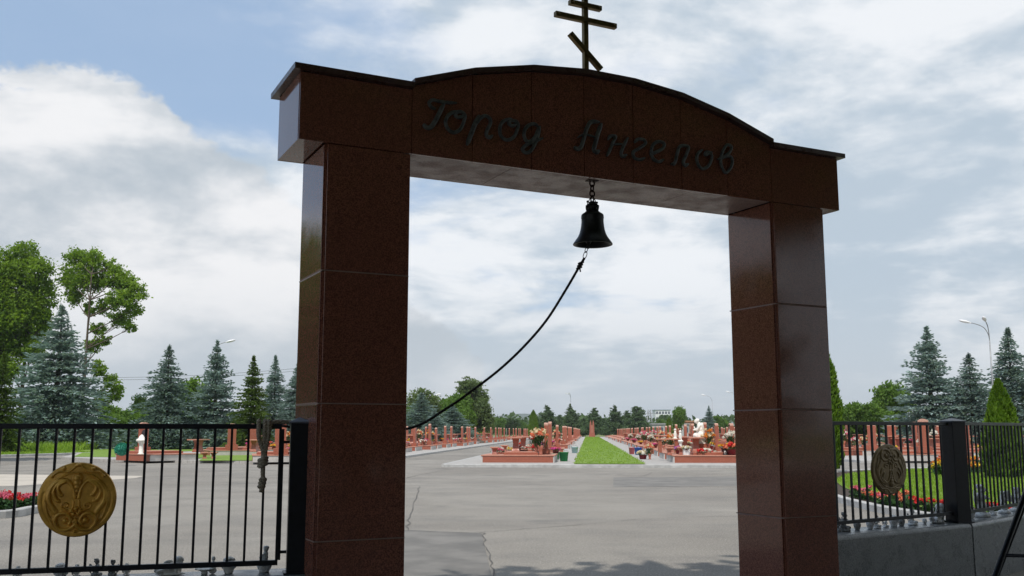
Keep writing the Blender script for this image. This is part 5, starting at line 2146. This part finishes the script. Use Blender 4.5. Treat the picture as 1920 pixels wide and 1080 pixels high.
b1 = at(36, 800, Yt)
b1.z = 0
bl = blobs_from([(45, 480, 26, 26), (72, 505, 22, 26), (20, 500, 30, 30), (-10, 540, 30, 40), (40, 545, 38, 36), (78, 560, 20, 40), (15, 590, 40, 36), (55, 610, 34, 32), (85, 600, 14, 18), (20, 640, 34, 30), (60, 655, 22, 24), (-20, 620, 40, 60), (5, 690, 30, 24), (-55, 560, 50, 90)], b1, Yt)
c_, t_ = broadleaf(bl, 36, 0.16, ((808 - 470) * Yt / FPX, 0.28), (0.2, 0), 0.11, 0.35, 0.20)
place_tree('ash_tree', [('crown', c_.mesh('crown', M['lgreen'])), ('trunk', t_.mesh('trunk', M['bark']))], b1, 0, 'tall dense bright green tree rising behind the largest blue spruce')
b2 = at(152, 800, Yt - 2)
b2.z = 0
bl = blobs_from([(145, 485, 22, 18), (172, 490, 20, 20), (128, 520, 14, 22), (160, 525, 26, 22), (185, 525, 16, 20), (140, 555, 18, 16), (205, 500, 14, 14), (215, 520, 18, 22), (235, 530, 18, 22), (255, 550, 18, 18), (225, 560, 22, 18), (200, 570, 18, 16), (250, 580, 16, 14), (170, 580, 12, 12),
                 (225, 600, 20, 14), (245, 615, 12, 10), (185, 618, 14, 12), (175, 650, 14, 16), (195, 640, 12, 8), (185, 690, 14, 14), (208, 715, 14, 14), (200, 745, 16, 14), (222, 735, 12, 14), (185, 760, 14, 12)], b2, Yt, 1.2)
c_, t_ = broadleaf(bl, 40, 0.15, ((808 - 490) * Yt / FPX, 0.24), (0.1, 0), 0.075, 0.35, 0.22)
place_tree('ash_tree', [('crown', c_.mesh('crown', M['lgreen'])), ('trunk', t_.mesh('trunk', M['bark']))], b2, 0, 'tall open-crowned green tree with visible branches beside the dense one')
# lower bushes on that side
for px, yt, Y, wd, lb, mt in [(8, 665, 70, 0.9, 'dark green conifer at the picture edge', 1), (225, 762, 95, 1.3, 'bright green bush past the largest spruce', 0), (252, 770, 98, 1.0, 'bright green bush close to the lone silvery spruce', 0), (272, 742, 110, 0.7, 'pale green bush touching the lone silvery spruce', 0),
                          (358, 712, 110, 0.9, 'green tree peeping between two blue spruces', 0), (205, 775, 92, 1.0, 'small bright bush at the foot of the largest spruce', 0)]:
    put(WD[0] if not mt else SP_C, 7.8 if not mt else 8, px, yt, Y, wd, 'green_bush' if not mt else 'conifer_tree', lb, None)
# weeping birches and others seen under the rope
b3 = at(788, 800, 135)
b3.z = 0
bl = blobs_from([(790, 740, 14, 14), (775, 752, 14, 18), (805, 750, 14, 18), (815, 768, 12, 18), (780, 775, 16, 18), (800, 775, 18, 18)], b3, 135)
c_, t_ = broadleaf(bl, 44, 0.15, (5.5, 0.2), (0, 0), 0.08, 0.1, 0.24, hang=1.5)
place_tree('birch_tree', [('crown', c_.mesh('crown', M['birch'])), ('trunk', t_.mesh('trunk', M['bark']))], b3, 0, 'greyish weeping birch right at the roped gate pillar edge')
b4 = at(885, 800, 150)
b4.z = 0
bl = blobs_from([(872, 730, 11, 18), (890, 728, 12, 16), (902, 745, 11, 16), (885, 752, 18, 16), (905, 768, 12, 18), (875, 775, 16, 18), (895, 785, 18, 18), (915, 790, 10, 16), (868, 750, 8, 14)], b4, 150)
bl.append((bl[0][0] + 0.6, 0, bl[0][2] + 0.9, 0.8, 0.8, 1.1))
c_, t_ = broadleaf(bl, 50, 0.16, (7.5, 0.25), (0, 0), 0.09, 0.1, 0.24, hang=1.0)
place_tree('birch_tree', [('crown', c_.mesh('crown', M['birch'])), ('trunk', t_.mesh('trunk', M['bark']))], b4, 0, 'taller weeping birch next to the dip of the treeline')
put(WD[0], 7.8, 845, 738, 145, 1.0, 'broadleaf_tree', 'fresh green rounded tree between the two weeping birches')
put(WD[1], 7.8, 872, 766, 140, 0.8, 'broadleaf_tree', 'fresh green bush at the foot of the taller birch')
put(WD[0], 7.8, 765, 760, 130, 0.9, 'broadleaf_tree', 'bright green bush sliced by the roped gate pillar')
# hedge of yellow-green shrubs behind the far plots
for i, (px, yt, lb) in enumerate([(1590, 756, 'nearest the columnar thuja'), (1612, 758, 'second from the columnar thuja'), (1634, 757, 'before the tall blue spruce'), (1655, 764, 'just under the maple by the spruce')]):
    put(WD[0], 7.8, px, yt, 100, 0.9, 'green_bush', 'yellow-green shrub ' + lb, 'shrubs behind the plots')
put(WD[1], 7.8, 1672, 720, 104, 0.75, 'broadleaf_tree', 'small green maple leaning on the tall blue spruce')


# thujas ------------------------------------------------------------------------------------
def thuja(H, R, n, shape, seed, lobes=0.12):
    r_ = np.random.default_rng(seed)
    z = r_.uniform(0.02, 1, n) ** 0.9
    a = r_.uniform(0, 2 * pi, n)
    prof = np.interp(z, *shape)
    lob = 1 + lobes * np.sin(a * 5 + 3 * np.sin(z * 9)) * np.cos(z * 14 + a * 2)
    rad = R * prof * lob * r_.uniform(0.72, 1.05, n)
    P_ = np.stack([rad * np.cos(a), rad * np.sin(a), z * H], 1)
    out_d = np.stack([np.cos(a), np.sin(a), np.zeros(n)], 1)
    fw = out_d * 0.45 + np.array([0, 0, 1.0]) + r_.normal(0, 0.28, (n, 3))
    fw /= np.linalg.norm(fw, axis=1, keepdims=True)
    sv = np.cross(fw, out_d + r_.normal(0, 0.7, (n, 3)))
    sv /= np.linalg.norm(sv, axis=1, keepdims=True)
    l_ = 0.085 * r_.uniform(0.6, 1.4, (n, 1))
    quads = np.stack([P_ - fw * l_, P_ + sv * l_ * 0.42, P_ + fw * l_ * 1.1, P_ - sv * l_ * 0.42], 1)
    c = MB()
    c.quads(quads)
    t = MB()
    t.tube([(0, 0, -0.1), (0, 0, H * 0.9)], [R * 0.12, 0.02], 7)
    return [('crown', c.mesh('crown', M['thuja'])), ('trunk', t.mesh('trunk', M['bark']))]


p, h = tall_at(1884, 716, 33)
pp = ground(1884, 903)
TH = thuja(3.2, 0.58, 15000, ([0, 0.1, 0.3, 0.6, 0.85, 1], [0.75, 0.95, 1.0, 0.75, 0.38, 0.03]), 5, 0.24)
place_tree('thuja_tree', TH, Vector((pp.x, pp.y, 0.1)), 0, 'bushy cone-shaped thuja standing in the round flower lawn')
pp = ground(1543, 890)
TH2 = thuja(5.2, 0.78, 18000, ([0, 0.1, 0.4, 0.75, 0.9, 1], [0.7, 0.95, 1.0, 0.72, 0.42, 0.03]), 6, 0.08)
place_tree('thuja_tree', TH2, Vector((pp.x, pp.y, 0.1)), 0, 'tall columnar thuja half hidden by the gate pillar')
p, h = tall_at(1000, 771, 190)
TH3 = thuja(5.6, 1.0, 7000, ([0, 0.1, 0.4, 0.75, 0.9, 1], [0.8, 1.0, 1.0, 0.7, 0.4, 0.03]), 7, 0.08)
place_tree('thuja_tree', TH3, p, 0, 'distant columnar thuja at the edge of the treeline dip')
p, h = tall_at(1254, 783, 190)
place_tree('thuja_tree', TH3, p, 1.0, 'small distant thuja cone under the white building', sc=0.75)

# shade trees behind the camera (they show in the polished stone and throw the shade in front)
random.seed(5)
bl = []
for k in range(44):
    a = k * 2.399
    r_ = 5.6 * sqrt((k + 0.4) / 44)
    bl.append((r_ * cos(a), r_ * sin(a), 8.0 + 7.0 * (1 - (r_ / 6.4) ** 2) * random.uniform(0.1, 1.0) - (r_ / 5.6) * 0.3, 1.9, 1.9, 1.5))
c_, t_ = broadleaf(bl, 12, 0.36, (11, 0.32), (0.3, 0.2), 0.12, 0.5, 0.30)
SH = [('crown', c_.mesh('crown', M['lgreen'])), ('trunk', t_.mesh('trunk', M['bark']))]
for k, (x, y, s_, lb) in enumerate([(-2.2, -1.6, 0.97, 'tall leafy shade tree behind the viewer, golden medallion side'), (2.4, -0.2, 1.0, 'tall leafy shade tree straight behind the viewer'), (8.8, 2.9, 1.0, 'tall leafy shade tree behind the viewer, easel side'), (14.5, 1.0, 1.06, 'tall leafy shade tree beside the granite wall out of view')]):
    place_tree('shade_tree', SH, Vector((x, y, 0)), k * 1.3, lb, 'tree', 'shade trees before the gate', s_)
for k, x in enumerate(np.linspace(-20, 26, 10)):
    place_tree('green_bush', WD[2], Vector((x, -15 + 0.3 * max(0, x) + 0.2 * max(0, -x), 0)), k * 1.1, f'{ORD[k]} added sky-blocking bush of the unseen hedge behind the viewer', 'bush', 'added hedge blocking low sky', 0.45 if k < 5 else 1.85)  # unseen hedge added to keep low sky off the polished stone
for k, (azd, dist, s_) in enumerate([(-37, 62, 1.9), (-43, 58, 1.6), (-49, 64, 2.0), (-57, 60, 1.5), (-65, 63, 1.9), (-74, 58, 1.7), (-84, 60, 1.9)]):
    place_tree('broadleaf_tree', WD[k % 2], Vector((dist * sin(radians(azd)), dist * cos(radians(azd)), 0.08)), k * 1.7, f'{ORD[k]} leafy tree of the line beside the car park, outside the view', 'tree', 'trees beside the car park', s_)

# ------------------------------------------------------------------ round lawn, begonias, grass
rl = [(7.62, 19.6), (7.55, 21.5), (7.7, 23.6), (8.3, 28), (10, 33.5), (13, 38.6), (17, 41.4), (22, 42.2), (30, 41.5), (36, 37), (38, 29), (36, 20), (28, 17), (18, 15.2), (11, 15.0), (8.3, 17.0)]
rlp = catmull([(x, y, 0) for x, y in rl], 5, True)
kerb('kerb_round_lawn', rlp, True, -0.02, 0.15, 0.16, M['kerb'])


def inset(poly, d):
    c = sum(poly, Vector()) / len(poly)
    return [p + (c - p).normalized() * d for p in poly]


sheet('bed_soil', inset(rlp, 0.07), 0.10, M['soil'])
lawn_in = inset(rlp, 0.95)
sheet('round_lawn', lawn_in, 0.115, M['grass'])
lb_ = [(-9.86, 21.3), (-9.7, 20.1), (-9.95, 18.9), (-13, 17.6), (-20, 17.0), (-24, 19), (-20, 20.6), (-15, 21.6), (-11.4, 22.4)]
lbp = catmull([(x, y, 0) for x, y in lb_], 5, True)
kerb('kerb_flower_bed', lbp, True, -0.02, 0.15, 0.16, M['kerb'])
sheet('bed_soil', inset(lbp, 0.07), 0.11, M['soil'])


def blades(poly_test, xs, ys, n, h, wd, z):
    x = rng.uniform(*xs, n)
    y = rng.uniform(*ys, n)
    keep = poly_test(x, y)
    x, y = x[keep], y[keep]
    n = len(x)
    a = rng.uniform(0, 2 * pi, n)
    hh_ = h * rng.uniform(0.5, 1.2, n)
    lx, ly = rng.normal(0, 0.4, n) * hh_, rng.normal(0, 0.4, n) * hh_
    b = np.stack([x, y, np.full(n, z)], 1)
    s_ = np.stack([np.cos(a), np.sin(a), np.zeros(n)], 1) * wd * rng.uniform(0.6, 1.3, (n, 1))
    t = b + np.stack([lx, ly, hh_], 1)
    m = (b + t) / 2 + np.array([0, 0, 0.1 * h])
    return np.stack([b - s_, m + s_ * 0.9, t, m - s_ * 0.9], 1)


def inside(poly):
    px = np.array([p.x for p in poly])
    py = np.array([p.y for p in poly])

    def f(x, y):
        r = np.zeros(len(x), bool)
        j = len(px) - 1
        for i in range(len(px)):
            c = ((py[i] > y) != (py[j] > y)) & (x < (px[j] - px[i]) * (y - py[i]) / (py[j] - py[i] + 1e-12) + px[i])
            r ^= c
            j = i
        return r
    return f


mb = MB()
mb.quads(blades(inside(lawn_in), (8, 26), (16, 42), 90000, 0.08, 0.014, 0.11))
tag(mb.build('lawn_blades', M['grassblade']), kind='stuff')
mb = MB()
al_in = inside([alley(-0.74, 45.88), alley(2.67, 45.88), alley(2.67, 252), alley(-0.74, 252)])
mb.quads(blades(al_in, (2.5, 25), (45, 255), 90000, 0.05, 0.035, ZP + 0.03))
tag(mb.build('alley_grass_blades', M['grassblade']), kind='stuff')
mb = MB()
mf = inside([meadow_block[i] for i in (1, 2, 3, 4, 5, 6, 7, 8)])
mb.quads(blades(mf, (-60, -29), (56, 100), 40000, 0.16, 0.05, 0.10))
Qt = blades(mf, (-52, -32), (72, 110), 22000, 0.7, 0.03, 0.10)
mb.quads(Qt)
tag(mb.build('meadow_grass', M['grassblade']), kind='stuff')


def plant_mesh(name, c1, r, h, nfl, nlf, fs):
    mb = MB()
    q = []
    for k in range(nlf):
        a = rng.uniform(0, 2 * pi)
        d = r * sqrt(rng.uniform(0, 1))
        c = np.array([d * cos(a), d * sin(a), rng.uniform(0.02, h * 0.85)])
        q.append(c)
    mb.quads(leaves(np.array(q), 0.055, 0.6, 0.8), 1)
    for k in range(nfl):
        a = rng.uniform(0, 2 * pi)
        d = r * sqrt(rng.uniform(0, 1))
        mb.quads(petals(4, (d * cos(a), d * sin(a), h * rng.uniform(0.7, 1.05)), 0.03, 0.8, fs), 0)
    return mb.mesh(name, [M['f_' + c1], M['stemgreen']])


BG = {c: plant_mesh('begonia', c, 0.19, 0.22, 9, 80, 0.026) for c in ('red', 'pink', 'coral')}
LY = {c: plant_mesh('marigold', c, 0.20, 0.34, 11, 90, 0.034) for c in ('orange', 'yellow', 'coral')}


def border(poly, i0, i1, step, d, table_, name, cat, lab, group, z, rows=1):
    acc = 0.0
    k = 0
    n = len(poly)
    cen = sum(poly, Vector()) / n
    for i in range(i0, i1):
        a, b = poly[i % n], poly[(i + 1) % n]
        L_ = (b - a).length
        while acc < L_:
            p = a.lerp(b, acc / L_)
            for rw in range(rows):
                q = p + (cen - p).normalized() * (d + 0.34 * rw + random.uniform(-0.06, 0.06))
                c = random.choice(list(table_) + (['red'] * 2 if 'red' in table_ else []))
                o = mesh_obj(name, table_[c], None, (q.x, q.y, z), random.uniform(0, 6))
                s_ = random.uniform(0.8, 1.25)
                o.scale = (s_, s_, s_ * random.uniform(0.85, 1.2))
                tag(o, f'{c} {lab}', cat, group + ' ' + c)
            acc += step * random.uniform(0.85, 1.25)
            k += 1
        acc -= L_


random.seed(11)
border(rlp, 68, 90, 0.40, 0.50, BG, 'begonia', 'flowers', 'begonia plant in the soil border of the round lawn', 'begonias round the lawn', 0.10, 1)
border(lbp, 0, 18, 0.30, 0.38, {'red': BG['red'], 'pink': BG['pink']}, 'begonia', 'flowers', 'begonia plant in the kerbed bed beyond the golden medallion', 'begonias in the small bed', 0.11, 3)
# marigolds round the bushy thuja
for k in range(38):
    x = random.uniform(1748, 1945)
    y = random.uniform(876, 902)
    if 1850 < x < 1915 and y > 893:
        continue
    q = ground(x, y)
    c = random.choice(list(LY))
    o = mesh_obj('marigold', LY[c], None, (q.x, q.y, 0.1), random.uniform(0, 6))
    s_ = random.uniform(0.9, 1.4)
    o.scale = (s_, s_, s_)
    tag(o, f'{c} flower clump round the foot of the bushy thuja', 'flowers', 'flowers round the thuja ' + c)


# ------------------------------------------------------------------ street lamps, cable, buildings
def lamp(px, yt, Y, heads, label, face=0.0, r=0.09):
    p, h = tall_at(px, yt, Y)
    o = empty('street_lamp', (p.x, p.y, 0), face)
    mb = MB()
    mb.tube([(0, 0, 0), (0, 0, h * 0.5), (0, 0, h - 1.6)], [r, r * 0.8, r * 0.55], 10)
    mb.build('pole', M['lampgrey'], o)
    for (ex, ey) in heads:
        mb = MB()
        e = Vector((ex, ey, h - 0.05))
        pth = catmull([(0, 0, h - 1.65), (ex * 0.04, ey * 0.04, h - 1.1), (ex * 0.25, ey * 0.25, h - 0.5), (ex * 0.65, ey * 0.65, h - 0.18), e], 5)
        mb.tube(pth, r * 0.42, 8)
        mb.build('arm', M['lampgrey'], o)
        mb = MB()
        a = atan2(ey, ex)
        Mx = Matrix.Translation(e) @ Matrix.Rotation(a, 4, 'Z') @ Matrix.Rotation(-0.25, 4, 'Y')
        mb.ball((0.35, 0, 0.02), (0.48, 0.17, 0.12), 0, Mx, 12, 8)
        mb.box(-0.15, 0.1, -0.07, 0.07, -0.05, 0.06, 0, Mx, bev=0.01)
        mb.build('lamp_head', M['lampwhite'], o)
    return tag(o, label, 'street lamp')


lamp(1853, 603, 82, [(-1.5, 0.3), (-0.9, -1.3)], 'double-headed street lamp between two blue spruces')
lamp(398, 640, 95, [(1.4, 0.2)], 'street lamp with its head over the tip of a blue spruce', 0, 0.08)
lamp(1070, 738, 300, [(-1.0, 0.3), (-0.4, -0.9)], 'far street lamp over the end of the lawn', 0, 0.1)
lamp(1335, 741, 215, [(-1.5, 0.2)], 'far street lamp above the mourning statue', 0, 0.07)
lamp(1384, 735, 215, [(-1.9, 0.2)], 'far street lamp cut by the gate pillar', 0, 0.07)
lamp(806, 740, 160, [(1.0, 0.2)], 'far street lamp head beside the weeping birch', 0, 0.07)
lamp(950, 786, 175, [], 'thin pale pole leaning in the dip of the treeline', 0, 0.07)
for k, (ya, yb) in enumerate(((700, 690), (704, 695))):
    a, b = at(-60, ya, 118), at(640, yb - 8, 118)
    pts = []
    for i in range(25):
        t_ = i / 24
        pts.append(a.lerp(b, t_) - Vector((0, 0, 1.0 * (1 - (2 * t_ - 1) ** 2))))
    mb = MB()
    mb.tube(pts, 0.018, 5)
    tag(mb.build('power_cable', M['wire']), ('upper' if k == 0 else 'lower') + ' thin overhead cable crossing behind the spruces', 'cable')


def building(px0, px1, ytop, Y, depth, label, wall, roof, rows_, cols, flat=True, name='building'):
    a, b = at(px0, ytop, Y), at(px1, ytop, Y)
    wd = b.x - a.x
    h = a.z
    o = empty(name, ((a.x + b.x) / 2, Y, 0), 0)
    mb = MB()
    mb.box(-wd / 2, wd / 2, 0, depth, -0.2, h)
    mb.build('wall', wall, o)
    mb = MB()
    if flat:
        mb.box(-wd / 2 - 0.3, wd / 2 + 0.3, -0.3, depth + 0.3, h, h + 0.35)
    else:
        mb.prism([(-0.5, h), (depth + 0.5, h), (depth / 2, h + depth * 0.22)], -wd / 2 - 0.4, wd / 2 + 0.4, 'x')
    mb.build('roof', roof, o)
    mw = MB()
    mw.box(-0.5, 0.5, -0.06, 0.02, 0, 1)
    me = mw.mesh('window', plain('dark_glass_' + name, (0.09, 0.11, 0.14), 0.15))
    for r_ in range(rows_):
        for c in range(cols):
            ww = wd / cols
            w_ = mesh_obj('window', me, o, (-wd / 2 + ww * (c + 0.5), 0, h * (r_ + 0.35) / rows_))
            w_.scale = (ww * 0.62, 1, h / rows_ * 0.42)
    return tag(o, label, 'building')


wh = plain('white_render', (0.66, 0.68, 0.70), 0.8, 0, 0.06, 0.3)
building(1229, 1257, 769, 560, 12, 'white multi-storey building with dark windows beyond the trees', wh, plain('blue_grey_roof', (0.28, 0.34, 0.40), 0.7), 4, 5)
building(1283, 1306, 791, 300, 6, 'orange brick house wall behind the statue row', plain('orange_brick', (0.50, 0.23, 0.12), 0.85, 0, 0.15, 3), plain('orange_roof_edge', (0.42, 0.21, 0.12), 0.7), 1, 2)
building(1222, 1292, 796, 290, 4, 'long low grey shed behind the far steles', plain('grey_render', (0.40, 0.40, 0.41), 0.85, 0, 0.1, 1), plain('slate_roof', (0.30, 0.30, 0.32), 0.8), 1, 6)
building(248, 300, 778, 190, 8, 'pale low building glimpsed beside the lone silvery spruce', wh, plain('pale_roof', (0.45, 0.46, 0.48), 0.7), 1, 3)
o = empty('lattice_mast', at(1218, 808, 420) * 1.0, 0)
o.location.z = 0
mb = MB()
hm = at(1218, 768, 420).z
for sx, sy in ((-1, -1), (1, -1), (1, 1), (-1, 1)):
    mb.tube([(sx * 1.6, sy * 1.6, 0), (sx * 0.5, sy * 0.5, hm)], 0.14, 5)
for k in range(7):
    z0, z1 = hm * k / 7, hm * (k + 1) / 7
    w0, w1 = 1.6 - 1.1 * k / 7, 1.6 - 1.1 * (k + 1) / 7
    for sx, sy, tx, ty in ((-1, -1, 1, -1), (1, -1, 1, 1), (1, 1, -1, 1), (-1, 1, -1, -1)):
        mb.tube([(sx * w0, sy * w0, z0), (tx * w1, ty * w1, z1)], 0.08, 4)
mb.build('tower_lattice', M['lampgrey'], o)
mb = MB()
mb.tube([(-4, 0, hm * 0.85), (4, 0, hm * 0.85)], 0.13, 5)
mb.build('crossarm', M['lampgrey'], o)
tag(o, 'pale lattice mast beside the white building', 'mast')

# ------------------------------------------------------------------ air
mb = MB()
mb.box(-4100, 4100, -310, 4250, -3.2, 75)
hz = bpy.data.materials.new('pale_air')
hz.use_nodes = True
ht = NT(hz.node_tree)
ht.n.clear()
ho = ht.new('ShaderNodeOutputMaterial')
hv = ht.new('ShaderNodeVolumePrincipled')
hv.inputs['Color'].default_value = (0.86, 0.91, 0.97, 1)
hv.inputs['Density'].default_value = 0.00016
hv.inputs['Anisotropy'].default_value = 0.2
ht.l.new(hv.outputs[0], ho.inputs['Volume'])
tag(mb.build('haze', hz), kind='stuff')
